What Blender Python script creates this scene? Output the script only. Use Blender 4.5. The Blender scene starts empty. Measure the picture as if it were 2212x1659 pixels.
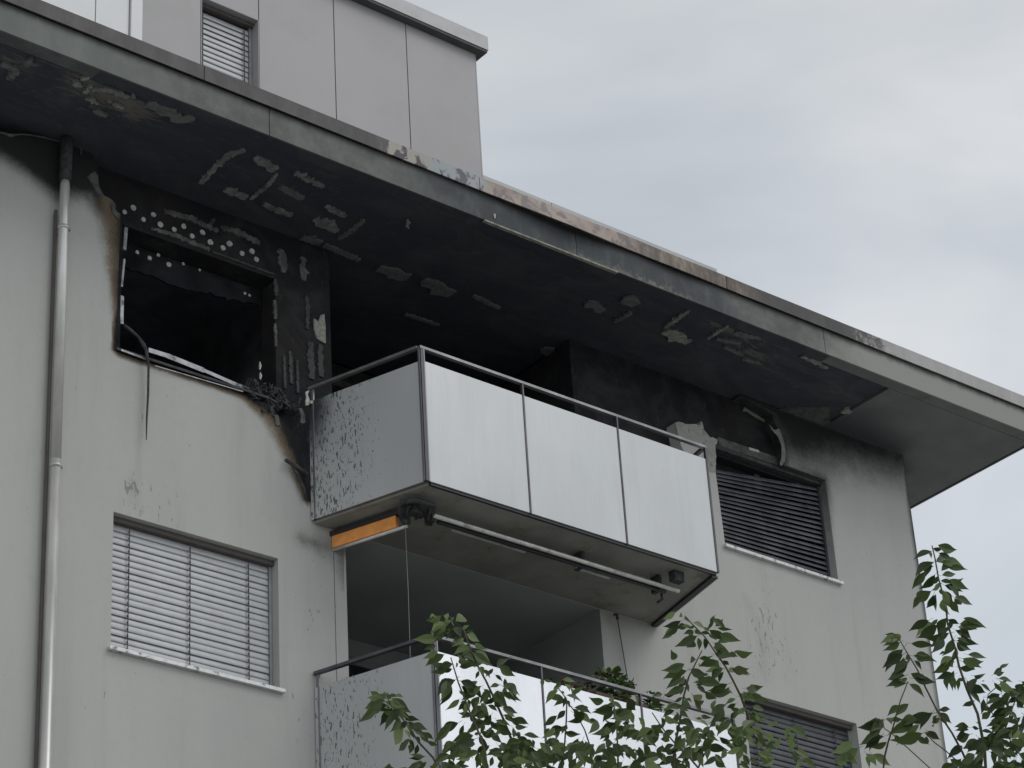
import bpy, math, random
import numpy as np
from mathutils import Vector, Matrix
from mathutils.geometry import delaunay_2d_cdt
random.seed(7); rng = np.random.default_rng(11)
scn = bpy.context.scene
col = scn.collection

# ------------------------------------------------------------------ camera
YAW, PITCH, ROLL, FPX = -0.70582204, 0.52018111, 0.06394646, 5737.105
W0, H0 = 2212.0, 1659.0                      # the photograph was measured at this size
CAM = np.array([0.0, -17.0, 1.6])
def _rot():
    c, s = math.cos, math.sin
    a = np.array([[c(YAW), -s(YAW), 0], [s(YAW), c(YAW), 0], [0, 0, 1]])
    b = np.array([[1, 0, 0], [0, c(PITCH), -s(PITCH)], [0, s(PITCH), c(PITCH)]])
    d = np.array([[c(ROLL), 0, s(ROLL)], [0, 1, 0], [-s(ROLL), 0, c(ROLL)]])
    return a @ b @ d
ROT = _rot()
cam_data = bpy.data.cameras.new('camera'); cam = bpy.data.objects.new('camera', cam_data); col.objects.link(cam)
cam_data.sensor_width = 36.0; cam_data.lens = 36.0 * FPX / W0; cam_data.clip_start = 0.1; cam_data.clip_end = 3000
cam.matrix_world = Matrix(((ROT[0,0], ROT[0,2], -ROT[0,1], CAM[0]), (ROT[1,0], ROT[1,2], -ROT[1,1], CAM[1]),
                           (ROT[2,0], ROT[2,2], -ROT[2,1], CAM[2]), (0, 0, 0, 1)))
scn.camera = cam
# survey helpers: a measured direction meets a real plane of the building
def ray(u, v): return ROT @ np.array([(u - W0/2)/FPX, 1.0, -(v - H0/2)/FPX])
def aty(u, v, y=0.0):
    r = ray(u, v); return CAM + r*(y - CAM[1])/r[1]
def atz(u, v, z):
    r = ray(u, v); return CAM + r*(z - CAM[2])/r[2]
def attree(u, v, t): return CAM + ray(u, v)*t

# ------------------------------------------------------------------ world, sun, exposure
SUN_EL, SUN_AZ = math.radians(48), math.radians(150)     # azimuth from +Y clockwise: in front of the facade, to the right
world = bpy.data.worlds.new('World'); scn.world = world; world.use_nodes = True
wn = world.node_tree; wn.nodes.clear()
def wnode(t, **k):
    n = wn.nodes.new(t)
    for a, b in k.items(): setattr(n, a, b)
    return n
wo = wnode('ShaderNodeOutputWorld'); bg = wnode('ShaderNodeBackground'); bg.inputs['Strength'].default_value = 0.1
sky = wnode('ShaderNodeTexSky', sky_type='NISHITA', sun_disc=False, sun_elevation=SUN_EL, sun_rotation=SUN_AZ)
tc = wnode('ShaderNodeTexCoord'); mp = wnode('ShaderNodeMapping'); mp.inputs['Scale'].default_value = (1.0, 1.0, 2.2); mp.inputs['Rotation'].default_value = (0.3, 0.2, 0.5)
n1 = wnode('ShaderNodeTexNoise'); n1.inputs['Scale'].default_value = 2.6; n1.inputs['Detail'].default_value = 5; n1.inputs['Roughness'].default_value = 0.5; n1.inputs['Distortion'].default_value = 0.6
cr = wnode('ShaderNodeValToRGB')
cr.color_ramp.elements[0].position = 0.38; cr.color_ramp.elements[0].color = (0.515, 0.560, 0.605, 1)
cr.color_ramp.elements[1].position = 0.64; cr.color_ramp.elements[1].color = (0.790, 0.805, 0.828, 1)
sep = wnode('ShaderNodeSeparateXYZ'); mr = wnode('ShaderNodeMapRange')
mr.inputs['From Min'].default_value = 0.0; mr.inputs['From Max'].default_value = 0.8; mr.inputs['To Min'].default_value = 16.6; mr.inputs['To Max'].default_value = 8.0
mul = wnode('ShaderNodeVectorMath', operation='SCALE'); mix = wnode('ShaderNodeMix', data_type='RGBA'); mix.inputs[0].default_value = 0.93
L = wn.links.new
L(tc.outputs['Generated'], mp.inputs['Vector']); L(mp.outputs[0], n1.inputs['Vector']); L(n1.outputs['Fac'], cr.inputs['Fac'])
L(tc.outputs['Generated'], sep.inputs[0]); L(sep.outputs['Z'], mr.inputs['Value']); L(cr.outputs['Color'], mul.inputs[0]); L(mr.outputs[0], mul.inputs['Scale'])
L(sky.outputs['Color'], mix.inputs[6]); L(mul.outputs[0], mix.inputs[7]); L(mix.outputs[2], bg.inputs['Color']); L(bg.outputs[0], wo.inputs['Surface'])
sd = bpy.data.lights.new('sun', 'SUN'); sd.energy = 0.9; sd.angle = math.radians(35); sd.color = (1.0, 0.965, 0.92)
sun = bpy.data.objects.new('sun', sd); col.objects.link(sun)
sdir = Vector((math.sin(SUN_AZ)*math.cos(SUN_EL), math.cos(SUN_AZ)*math.cos(SUN_EL), math.sin(SUN_EL)))
sun.rotation_euler = (-sdir).to_track_quat('-Z', 'Y').to_euler(); sun.location = (0, -20, 40)
scn.view_settings.view_transform = 'Standard'; scn.view_settings.look = 'None'
scn.view_settings.exposure = -0.08; scn.view_settings.gamma = 1.0; scn.view_settings.use_curve_mapping = False

# ------------------------------------------------------------------ materials
class NT:
    def __init__(s, name):
        s.m = bpy.data.materials.new(name); s.m.use_nodes = True; s.t = s.m.node_tree; s.t.nodes.clear()
        s.o = s.n('ShaderNodeOutputMaterial'); s.b = s.n('ShaderNodeBsdfPrincipled'); s.l(s.b.outputs[0], s.o.inputs['Surface'])
        s.g = s.n('ShaderNodeNewGeometry'); s.pos = s.g.outputs['Position']
    def n(s, t, **k):
        n = s.t.nodes.new(t)
        for a, b in k.items(): setattr(n, a, b)
        return n
    def l(s, a, b): s.t.links.new(a, b)
    def put(s, inp, v):
        if hasattr(v, 'is_linked') or hasattr(v, 'links'): s.l(v, inp)
        else: inp.default_value = v
    def noise(s, scale=1, detail=4, rough=0.55, stretch=(1,1,1), vec=None, dist=0.0):
        mp = s.n('ShaderNodeMapping'); mp.inputs['Scale'].default_value = stretch; s.l(vec or s.pos, mp.inputs['Vector'])
        n = s.n('ShaderNodeTexNoise'); n.inputs['Scale'].default_value = scale; n.inputs['Detail'].default_value = detail
        n.inputs['Roughness'].default_value = rough; n.inputs['Distortion'].default_value = dist; s.l(mp.outputs[0], n.inputs['Vector']); return n.outputs['Fac']
    def math(s, op, a, b=0.0, c=0.0, clamp=False):
        n = s.n('ShaderNodeMath', operation=op, use_clamp=clamp); s.put(n.inputs[0], a); s.put(n.inputs[1], b); s.put(n.inputs[2], c); return n.outputs[0]
    def ramp(s, v, a, b, lo=0.0, hi=1.0, smooth=True):
        n = s.n('ShaderNodeMapRange', interpolation_type='SMOOTHSTEP' if smooth else 'LINEAR'); s.put(n.inputs[0], v)
        for i, x in zip((1,2,3,4), (a,b,lo,hi)): n.inputs[i].default_value = x
        return n.outputs[0]
    def mix(s, f, a, b):
        n = s.n('ShaderNodeMix', data_type='RGBA'); s.put(n.inputs[0], f)
        for i, x in ((6,a),(7,b)):
            if isinstance(x, tuple): n.inputs[i].default_value = (*x[:3], 1)
            else: s.l(x, n.inputs[i])
        return n.outputs[2]
    def attr(s, name): return s.n('ShaderNodeAttribute', attribute_name=name).outputs['Fac']
    def bump(s, h, strength=0.2, dist=0.01):
        n = s.n('ShaderNodeBump'); n.inputs['Strength'].default_value = strength; n.inputs['Distance'].default_value = dist; s.l(h, n.inputs['Height']); s.l(n.outputs[0], s.b.inputs['Normal'])
    def fin(s, colr, rough=0.7, metal=0.0, spec=0.5):
        if isinstance(colr, tuple): s.b.inputs['Base Color'].default_value = (*colr[:3], 1)
        else: s.l(colr, s.b.inputs['Base Color'])
        s.put(s.b.inputs['Roughness'], rough); s.put(s.b.inputs['Metallic'], metal); s.b.inputs['Specular IOR Level'].default_value = spec; return s.m
def simple(name, c, rough=0.6, metal=0.0, var=0.12, scale=6, bump=0.08, spec=0.5, stretch=(1,1,1), dirt=None):
    k = NT(name); n = k.noise(scale, 5, 0.6, stretch)
    lo = tuple(x*(1-var) for x in c); hi = tuple(min(1, x*(1+var)) for x in c)
    cc = k.mix(k.ramp(n, 0.3, 0.7), lo, hi)
    if dirt: cc = k.mix(k.ramp(k.noise(dirt[1], 6, 0.65), 0.52, 0.68), cc, dirt[0])
    k.bump(k.noise(scale*12, 3), bump, 0.004); return k.fin(cc, rough, metal, spec)

def plaster_mat():
    k = NT('render_plaster')
    big = k.noise(0.7, 5, 0.55, (1,1,0.35)); st = k.noise(3.0, 4, 0.6, (1.6,1,0.12)); fine = k.noise(90, 3, 0.6)
    c = k.mix(k.ramp(big, 0.3, 0.7), (0.432,0.440,0.418), (0.486,0.492,0.466))
    c = k.mix(k.math('MULTIPLY', k.ramp(st, 0.50, 0.78), 0.28), c, (0.30,0.315,0.30))
    c = k.mix(k.math('MULTIPLY', k.ramp(k.noise(2.2, 6, 0.7), 0.55, 0.75), 0.22), c, (0.36,0.375,0.355))
    c = k.mix(k.math('MULTIPLY', k.ramp(fine, 0.35, 0.7), 0.16), c, (0.32,0.33,0.30))
    c = k.mix(k.math('MULTIPLY', k.ramp(k.noise(15, 6, 0.72, (1,1,0.6)), 0.50, 0.72), 0.20), c, (0.33,0.335,0.315))
    c = k.mix(k.math('MULTIPLY', k.ramp(k.noise(1.1, 5, 0.6, (1.3,1,0.5)), 0.56, 0.74), 0.30), c, (0.345,0.365,0.36))
    # specks: drips and peeled spots where the mask says so, sparse everywhere else
    sp = k.attr('speck'); n = k.noise(24, 3, 0.6, (1,1,0.33), dist=0.6); thr = k.math('MULTIPLY_ADD', sp, -0.26, 0.765)
    c = k.mix(k.math('MULTIPLY', k.math('GREATER_THAN', n, thr), 0.50), c, (0.10,0.105,0.10))
    brk = k.math('SUBTRACT', k.noise(5, 7, 0.68), 0.5); brk2 = k.math('SUBTRACT', k.noise(38, 4, 0.7), 0.5)
    br = k.math('MULTIPLY_ADD', brk2, 0.30, k.math('MULTIPLY', brk, 0.40))
    sm = k.math('MULTIPLY', k.attr('smoke_shade'), 1.0); smn = k.math('ADD', sm, k.math('MULTIPLY', br, k.ramp(sm, 0.0, 0.35, 0, 1.0)))
    c = k.mix(k.ramp(smn, 0.02, 0.95), c, (0.022,0.025,0.025))
    so = k.attr('soot'); son = k.math('ADD', so, k.math('MULTIPLY', br, k.ramp(so, 0.0, 0.3, 0, 1.0)))
    c = k.mix(k.ramp(son, 0.08, 0.50), c, k.mix(k.noise(9, 4), (0.185,0.138,0.092), (0.115,0.092,0.07)))
    c = k.mix(k.ramp(son, 0.42, 0.80), c, (0.012,0.012,0.013))
    k.bump(k.math('ADD', k.noise(220, 2), k.math('MULTIPLY', brk, k.math('MULTIPLY', so, 2.0))), 0.25, 0.003)
    return k.fin(c, 0.9, 0, 0.3)
def clean_soffit_mat():
    k = NT('smoked_shaded_soffit_paint'); c = k.mix(k.ramp(k.noise(2.5, 5, 0.6), 0.3, 0.7), (0.155,0.168,0.166), (0.19,0.202,0.196))
    c = k.mix(k.math('MULTIPLY', k.ramp(k.noise(1.7, 6, 0.65), 0.5, 0.7), 0.5), c, (0.125,0.135,0.14))
    c = k.mix(k.ramp(k.math('ADD', k.attr('smoke_shade'), k.math('MULTIPLY', k.math('SUBTRACT', k.noise(3, 6, 0.65), 0.5), 0.35)), 0.05, 0.9), c, (0.055,0.064,0.075)); return k.fin(c, 0.85)  # mask mixes soot and corner shade into the paint colour
def char_mat(name='charred_concrete', base=(0.019,0.021,0.025), hi=(0.044,0.047,0.047)):
    k = NT(name); a = k.noise(2.2, 7, 0.65, (1,1,1), dist=0.8); b = k.noise(11, 7, 0.75, (1,1,0.4))
    c = k.mix(k.ramp(a, 0.42, 0.72), base, hi)
    c = k.mix(k.math('MULTIPLY', k.ramp(b, 0.58, 0.72), 0.55), c, (0.095,0.10,0.095))
    rg = k.ramp(k.noise(0.9, 3), 0.45, 0.7); c = k.mix(k.math('MULTIPLY', rg, 0.35), c, (0.050,0.038,0.030))
    k.bump(k.math('ADD', b, k.noise(45, 5, 0.7)), 0.5, 0.02); return k.fin(c, 0.92, 0, 0.2)
def soffit_mat():
    k = NT('sooted_soffit'); a = k.noise(1.6, 7, 0.66, (0.6,1.3,1), dist=1.0); b = k.noise(14, 7, 0.72, (0.7,1,1), dist=0.5)
    c = k.mix(k.ramp(a, 0.40, 0.72), (0.050,0.058,0.074), (0.082,0.090,0.098))
    c = k.mix(k.math('MULTIPLY', k.ramp(b, 0.56, 0.72), 0.5), c, (0.125,0.132,0.126))
    fl = k.attr('flake'); m = k.math('MULTIPLY', k.ramp(k.math('MULTIPLY_ADD', fl, 0.30, k.noise(7, 8, 0.78, (0.5,1.6,1), dist=1.4)), 0.66, 0.76), fl)
    c = k.mix(m, c, k.mix(k.noise(3, 3), (0.20,0.21,0.20), (0.165,0.13,0.105)))
    k.bump(k.math('ADD', b, k.noise(50, 4, 0.7)), 0.4, 0.015); return k.fin(c, 0.88, 0, 0.25)
def glass_panel_mat(name, c, specks=False, metal=0.0):
    k = NT(name); n = k.noise(1.3, 4, 0.5, (1,1,0.5)); cc = k.mix(k.ramp(n, 0.3, 0.7), tuple(x*0.93 for x in c), tuple(min(1, x*1.06) for x in c)); cc = k.mix(k.math('MULTIPLY', k.ramp(k.noise(9, 4, 0.6, (1,1,0.06)), 0.5, 0.75), 0.20), cc, tuple(x*0.80 for x in c))
    rib = k.noise(130, 2, 0.5, (1,1,0.02)); cc = k.mix(k.math('MULTIPLY', k.ramp(rib, 0.50, 0.66), 0.14), cc, tuple(x*0.72 for x in c))
    cc = k.mix(k.math('MULTIPLY', k.ramp(k.noise(0.8, 3), 0.60, 0.78), 0.10), cc, (0.50,0.42,0.42))
    if specks:
        sp = k.attr('speck'); q = k.noise(54, 3, 0.6, (1,1,0.30), dist=0.4); thr = k.math('MULTIPLY_ADD', sp, -0.245, 0.80)
        cc = k.mix(k.math('MULTIPLY', k.math('GREATER_THAN', q, thr), 0.76), cc, (0.018,0.020,0.022))
        sm = k.attr('smoke_shade'); cc = k.mix(k.ramp(k.math('MULTIPLY_ADD', k.noise(8, 6, 0.7), 0.5, k.math('SUBTRACT', sm, 0.25)), 0.1, 1.0), cc, (0.05,0.055,0.06))
    k.bump(k.noise(130, 2, 0.5, (1,1,0.02)), 0.15, 0.002); return k.fin(cc, 0.26, metal, 0.5)
def metal_weather(name, c, hi, rough=0.45, metal=0.6):
    k = NT(name); cc = k.mix(k.ramp(k.noise(4, 6, 0.65, (1,1,0.3)), 0.35, 0.7), c, hi)
    k.bump(k.noise(12, 3), 0.05, 0.01); return k.fin(cc, rough, metal)
def flashing_mat():
    # burnt sheet metal: its tempering colours follow the fire along the eave (x in metres)
    k = NT('burnt_flashing'); sx = k.n('ShaderNodeSeparateXYZ'); k.l(k.pos, sx.inputs[0]); x = sx.outputs[0]
    blob = k.noise(9, 5, 0.62, (1,1,0.8), dist=0.6); wob = k.math('MULTIPLY_ADD', k.math('SUBTRACT', k.noise(3, 5, 0.6), 0.5), 0.9, x)
    dark = k.mix(k.ramp(k.noise(5, 6, 0.7, (1,1,0.4)), 0.35, 0.7), (0.050,0.046,0.046), (0.085,0.080,0.078))
    tan = k.mix(k.ramp(blob, 0.42, 0.50), (0.17,0.145,0.15), k.mix(k.ramp(k.noise(2.5, 3), 0.45, 0.6), (0.32,0.27,0.225), (0.26,0.205,0.18)))
    blue = k.mix(k.ramp(blob, 0.40, 0.46), (0.10,0.10,0.125), (0.29,0.32,0.335))
    brown = k.mix(k.ramp(k.noise(9, 6, 0.7, (1,1,0.3)), 0.4, 0.65), (0.085,0.072,0.062), (0.24,0.19,0.145))
    clean = k.mix(k.ramp(k.noise(6, 5, 0.6, (1,1,0.2)), 0.3, 0.7), (0.33,0.325,0.315), (0.40,0.39,0.385))
    c = k.mix(k.ramp(wob, 12.10, 12.3), dark, k.mix(k.ramp(blob, 0.47, 0.52), (0.07,0.06,0.07), (0.32,0.31,0.27)))
    c = k.mix(k.ramp(x, 12.60, 12.72), c, blue); c = k.mix(k.ramp(wob, 13.2, 13.45), c, tan)
    c = k.mix(k.ramp(wob, 14.9, 15.4), c, brown); c = k.mix(k.ramp(wob, 16.3, 16.9), c, dark)
    c = k.mix(k.ramp(k.math('MULTIPLY_ADD', k.math('SUBTRACT', k.noise(9, 6, 0.75), 0.5), 2.2, x), 18.2, 18.9), c, clean)
    k.bump(k.noise(6, 4), 0.15, 0.02); return k.fin(c, 0.55, 0.15)
def fascia_mat():
    k = NT('fascia_paint'); sx = k.n('ShaderNodeSeparateXYZ'); k.l(k.pos, sx.inputs[0]); x = sx.outputs[0]; z = sx.outputs[2]
    wob = k.math('MULTIPLY_ADD', k.math('SUBTRACT', k.noise(1.7, 6, 0.65), 0.5), 2.4, x)
    cl = k.mix(k.ramp(k.noise(3, 6, 0.65, (1,1,0.5)), 0.3, 0.72), (0.125,0.142,0.134), (0.175,0.188,0.172))
    soot = k.mix(k.ramp(k.noise(5, 7, 0.72, (1,1,0.5), dist=0.6), 0.42, 0.75), (0.042,0.050,0.058), (0.090,0.100,0.098))
    mid = k.mix(k.ramp(k.noise(4, 6, 0.7), 0.3, 0.7), (0.085,0.092,0.088), (0.15,0.155,0.145))
    f = k.mix(k.ramp(wob, 9.0, 10.2), cl, mid); f = k.mix(k.ramp(wob, 12.2, 13.3), f, soot)
    f = k.mix(k.ramp(wob, 15.9, 17.0), f, mid); f = k.mix(k.ramp(wob, 17.3, 18.6), f, (0.27,0.28,0.255))
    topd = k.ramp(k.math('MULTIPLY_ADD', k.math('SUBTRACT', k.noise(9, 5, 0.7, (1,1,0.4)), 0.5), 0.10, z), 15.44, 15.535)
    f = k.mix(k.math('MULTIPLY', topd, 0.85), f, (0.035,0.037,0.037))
    scr = k.math('MULTIPLY', k.math('MULTIPLY', k.ramp(x, 14.2, 14.6), k.ramp(x, 16.2, 15.6)), k.ramp(k.math('MULTIPLY_ADD', k.math('SUBTRACT', k.noise(13, 7, 0.78), 0.5), 0.55, z), 15.30, 15.22))
    f = k.mix(k.math('MULTIPLY', scr, 0.9), f, (0.17,0.165,0.14))
    k.bump(k.noise(25, 4, 0.7), 0.15, 0.006); return k.fin(f, 0.75)
def leaf_mat(name, c1, c2, trans=0.35):
    k = NT(name); oi = k.n('ShaderNodeObjectInfo'); r = k.math('ADD', oi.outputs['Random'], k.noise(5, 2)); c = k.mix(k.ramp(r, 0.5, 1.5, smooth=False), c1, c2)
    c = k.fin(c, 0.42, 0, 0.5) and c
    tr = k.n('ShaderNodeBsdfTranslucent'); k.l(c, tr.inputs['Color']); ms = k.n('ShaderNodeMixShader'); ms.inputs[0].default_value = trans
    k.l(k.b.outputs[0], ms.inputs[1]); k.l(tr.outputs[0], ms.inputs[2]); k.l(ms.outputs[0], k.o.inputs['Surface']); return k.m

M = dict(
    plaster=plaster_mat(), char=char_mat(), soffit=soffit_mat(), flashing=flashing_mat(), fascia=fascia_mat(),
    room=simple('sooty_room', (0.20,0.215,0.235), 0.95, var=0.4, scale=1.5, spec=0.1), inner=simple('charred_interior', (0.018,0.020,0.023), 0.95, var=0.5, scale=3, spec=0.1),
    soffit_clean=simple('soffit_paint', (0.17,0.182,0.178), 0.85, var=0.10, scale=2.5, dirt=((0.125,0.135,0.14), 1.7)),
    dab=simple('adhesive_mortar', (0.215,0.235,0.22), 0.95, var=0.35, scale=14, bump=0.5, dirt=((0.075,0.08,0.085), 16)),
    dab_pale=simple('pale_mortar', (0.30,0.31,0.26), 0.95, var=0.3, scale=25, bump=0.4),
    dab_dim=simple('sooty_mortar', (0.155,0.17,0.162), 0.95, var=0.35, scale=14, bump=0.5, dirt=((0.08,0.09,0.105), 14)),
    dab_wall=simple('wall_mortar', (0.115,0.125,0.115), 0.95, var=0.4, scale=12, bump=0.5, dirt=((0.045,0.048,0.05), 13)), dab_wall_dim=simple('wall_mortar_dim', (0.068,0.073,0.07), 0.95, var=0.4, scale=12, bump=0.5, dirt=((0.035,0.038,0.042), 12)),
    disc=simple('anchor_plastic', (0.46,0.49,0.45), 0.6, var=0.25, scale=40),
    torn=simple('torn_plaster', (0.33,0.34,0.30), 0.95, var=0.18, scale=9, bump=0.4, dirt=((0.15,0.155,0.15), 9)),
    strip=simple('sooty_strip_paint', (0.105,0.118,0.118), 0.85, var=0.25, scale=5), flap=simple('smoked_plaster_flap', (0.20,0.21,0.185), 0.95, var=0.25, scale=12, bump=0.4), torn_dark=simple('sooty_torn_plaster', (0.10,0.106,0.098), 0.95, var=0.35, scale=12, bump=0.4),
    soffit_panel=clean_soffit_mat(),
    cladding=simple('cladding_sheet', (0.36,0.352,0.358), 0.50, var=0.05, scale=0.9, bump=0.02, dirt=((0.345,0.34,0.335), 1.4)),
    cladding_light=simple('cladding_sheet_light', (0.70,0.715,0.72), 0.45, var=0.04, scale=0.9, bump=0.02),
    joint=simple('joint_backing', (0.05,0.05,0.05), 0.9),  # dark wall core seen through the cladding joints
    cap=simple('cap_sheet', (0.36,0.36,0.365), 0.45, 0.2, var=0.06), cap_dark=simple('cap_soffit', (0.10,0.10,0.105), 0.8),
    parapet=simple('parapet_sheet', (0.40,0.415,0.42), 0.5, 0.1, var=0.06, scale=2),
    glass_front=glass_panel_mat('enamelled_glass', (0.60,0.62,0.622), True, 0.12),
    glass_side=glass_panel_mat('enamelled_glass_peeling', (0.46,0.475,0.475), True), glass_low=glass_panel_mat('skylit_enamelled_glass', (0.90,0.91,0.93), True, 0.75),  # glass_low: same glass, lightened and mirrored to stand for sky reflection
    post=metal_weather('dark_steel', (0.085,0.08,0.095), (0.14,0.135,0.15), 0.4, 0.5),
    rail=metal_weather('grey_steel', (0.20,0.205,0.21), (0.32,0.33,0.335), 0.35, 0.5),
    slab=simple('slab_concrete', (0.30,0.30,0.27), 0.9, var=0.16, scale=2, dirt=((0.21,0.19,0.15), 2.3)),
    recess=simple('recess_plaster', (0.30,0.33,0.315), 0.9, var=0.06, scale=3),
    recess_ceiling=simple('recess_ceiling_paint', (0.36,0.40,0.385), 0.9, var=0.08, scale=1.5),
    zinc=metal_weather('zinc_pipe', (0.50,0.50,0.48), (0.70,0.69,0.67), 0.35, 0.35),
    slat=simple('aluminium_slat', (0.44,0.455,0.465), 0.45, 0.1, var=0.05, scale=8, dirt=((0.40,0.41,0.415), 6)),
    slat_dark=simple('sooty_slat', (0.095,0.104,0.116), 0.5, 0.1, var=0.4, scale=5, dirt=((0.030,0.033,0.037), 2.5)),
    slat_mid=simple('dark_grey_slat', (0.060,0.066,0.074), 0.5, 0.2, var=0.2, scale=6),
    sill=simple('sill_aluminium', (0.66,0.68,0.67), 0.4, 0.2, var=0.08, scale=20, dirt=((0.16,0.16,0.15), 15)),
    frame=simple('grey_window_frame', (0.23,0.24,0.24), 0.55, 0.1),
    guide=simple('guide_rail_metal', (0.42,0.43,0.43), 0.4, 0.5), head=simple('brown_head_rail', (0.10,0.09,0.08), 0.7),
    pane=simple('dark_glazing', (0.02,0.023,0.025), 0.08, var=0.1, bump=0.0, spec=0.8),
    cord=simple('ladder_cord', (0.07,0.07,0.075), 0.9), orange=simple('orange_awning_cloth', (0.88,0.36,0.10), 0.8, var=0.12, scale=9, bump=0.2),
    bar=simple('pale_awning_bar', (0.66,0.67,0.63), 0.4, 0.1, dirt=((0.4,0.4,0.38), 8)), cordgrey=simple('cord_grey', (0.22,0.225,0.22), 0.8), black=simple('black_metal', (0.025,0.025,0.03), 0.5),
    charmetal=simple('charred_metal', (0.045,0.046,0.048), 0.8, var=0.5, scale=20, bump=0.4), paleash=simple('ash_white_scrap', (0.50,0.51,0.46), 0.9, var=0.2, scale=30),
    bentmetal=simple('bare_metal_strip', (0.34,0.35,0.37), 0.45, 0.4, var=0.2, scale=12, dirt=((0.08,0.08,0.08), 5)),
    bark=simple('cherry_bark', (0.060,0.046,0.038), 0.85, var=0.3, scale=25, bump=0.4, stretch=(1,1,0.3)),
    twig=simple('young_twig', (0.085,0.075,0.045), 0.7, var=0.2, scale=25),
    leaf=leaf_mat('cherry_leaf', (0.028,0.050,0.016), (0.080,0.118,0.036)), leaf_young=leaf_mat('young_cherry_leaf', (0.11,0.17,0.055), (0.21,0.27,0.11), 0.45),
    leaf_pot=leaf_mat('pot_leaf', (0.07,0.12,0.035), (0.14,0.19,0.06)), leaf_rust=leaf_mat('rusty_leaf', (0.09,0.05,0.025), (0.14,0.09,0.035)),
    petal=simple('purple_petal', (0.035,0.012,0.022), 0.8), pot=simple('planter_box', (0.10,0.07,0.055), 0.8),
    boxblue=simple('blue_grey_box', (0.16,0.19,0.19), 0.6), white=simple('white_plastic', (0.6,0.61,0.6), 0.5),
    ground=simple('bounce_ground', (0.30,0.295,0.28), 0.95, var=0.3, scale=0.6, bump=0.4), roof=simple('roof_gravel', (0.2,0.2,0.19), 0.95))

# ------------------------------------------------------------------ object helpers (all world coordinates; origins set per object)
ORG = {}
def link(name, me, loc, parent=None, rot=None):
    o = bpy.data.objects.new(name, me); col.objects.link(o); loc = Vector([float(c) for c in loc]); ORG[o] = loc
    if parent is not None: o.parent = parent; o.location = loc - ORG[parent]
    else: o.location = loc
    if rot: o.rotation_euler = rot
    return o
def tag(o, label=None, cat=None, group=None, kind=None):
    if label: o['label'] = label
    if cat: o['category'] = cat
    if group: o['group'] = group
    if kind: o['kind'] = kind
    return o
def thing(name, loc, label, cat, group=None): return tag(link(name, None, loc), label, cat, group)
def mesh(name, V, F, mat, attrs=None, smooth=False, org=None):
    me = bpy.data.meshes.new(name); V = np.asarray(V, float)
    o = np.array(org if org is not None else [(V[:,0].min()+V[:,0].max())/2, (V[:,1].min()+V[:,1].max())/2, V[:,2].min()])
    me.from_pydata([tuple(map(float, v)) for v in (V - o)], [], [tuple(map(int, f)) for f in F]); me.materials.append(mat)
    for k, a in (attrs or {}).items():
        at = me.attributes.new(k, 'FLOAT', 'POINT'); at.data.foreach_set('value', np.asarray(a, np.float32))
    if smooth: me.polygons.foreach_set('use_smooth', [True]*len(me.polygons))
    me.update(); return me, o
class MB:
    def __init__(s): s.V = []; s.F = []
    def add(s, V, F):
        b = len(s.V); s.V += [tuple(map(float, v)) for v in V]; s.F += [tuple(i+b for i in f) for f in F]; return s
    def box(s, x0, y0, z0, x1, y1, z1):
        V = [(x0,y0,z0),(x1,y0,z0),(x1,y1,z0),(x0,y1,z0),(x0,y0,z1),(x1,y0,z1),(x1,y1,z1),(x0,y1,z1)]
        return s.add(V, [(0,3,2,1),(4,5,6,7),(0,1,5,4),(1,2,6,5),(2,3,7,6),(3,0,4,7)])
    def prism(s, poly, z0, z1):                       # polygon in (x, y), counter-clockwise
        n = len(poly); V = [(p[0],p[1],z0) for p in poly] + [(p[0],p[1],z1) for p in poly]
        F = [tuple(reversed(range(n))), tuple(range(n, 2*n))] + [(i, (i+1)%n, n+(i+1)%n, n+i) for i in range(n)]
        return s.add(V, F)
    def slabxz(s, poly, y0, y1):                      # polygon in (x, z)
        n = len(poly); V = [(p[0],y0,p[1]) for p in poly] + [(p[0],y1,p[1]) for p in poly]
        F = [tuple(range(n)), tuple(reversed(range(n, 2*n)))] + [(i, n+i, n+(i+1)%n, (i+1)%n) for i in range(n)]
        return s.add(V, F)
    def bar(s, a, b, w, h, up=(0,0,1)):
        a, b, up = Vector([float(c) for c in a]), Vector([float(c) for c in b]), Vector(up); d = (b-a).normalized(); r = d.cross(up).normalized(); u = r.cross(d)
        V = [p + r*sx*w/2 + u*sz*h/2 for p in (a, b) for sx, sz in ((-1,-1),(1,-1),(1,1),(-1,1))]
        return s.add(V, [(3,2,1,0),(4,5,6,7),(0,1,5,4),(1,2,6,5),(2,3,7,6),(3,0,4,7)])
    def tube(s, pts, r, n=8, cap=True):
        pts = [Vector([float(c) for c in p]) for p in pts]; R = r if hasattr(r, '__len__') else [r]*len(pts); V = []; ref = Vector((0.31,0.2,0.93))
        for i, p in enumerate(pts):
            d = (pts[min(i+1, len(pts)-1)] - pts[max(i-1, 0)]).normalized(); a = d.cross(ref if abs(d.dot(ref)) < 0.95 else Vector((1,0,0))).normalized(); b = d.cross(a)
            V += [p + (a*math.cos(2*math.pi*j/n) + b*math.sin(2*math.pi*j/n))*R[i] for j in range(n)]
        F = [(i*n+j, i*n+(j+1)%n, (i+1)*n+(j+1)%n, (i+1)*n+j) for i in range(len(pts)-1) for j in range(n)]
        if cap: F += [tuple(reversed(range(n))), tuple(range((len(pts)-1)*n, len(pts)*n))]
        return s.add(V, F)
    def build(s, name, mat, parent=None, smooth=False, label=None, kind=None, org=None):
        me, o = mesh(name, s.V, s.F, mat, smooth=smooth, org=org); ob = link(name, me, o, parent)
        if label: ob['label'] = label
        if kind: ob['kind'] = kind
        return ob
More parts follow.
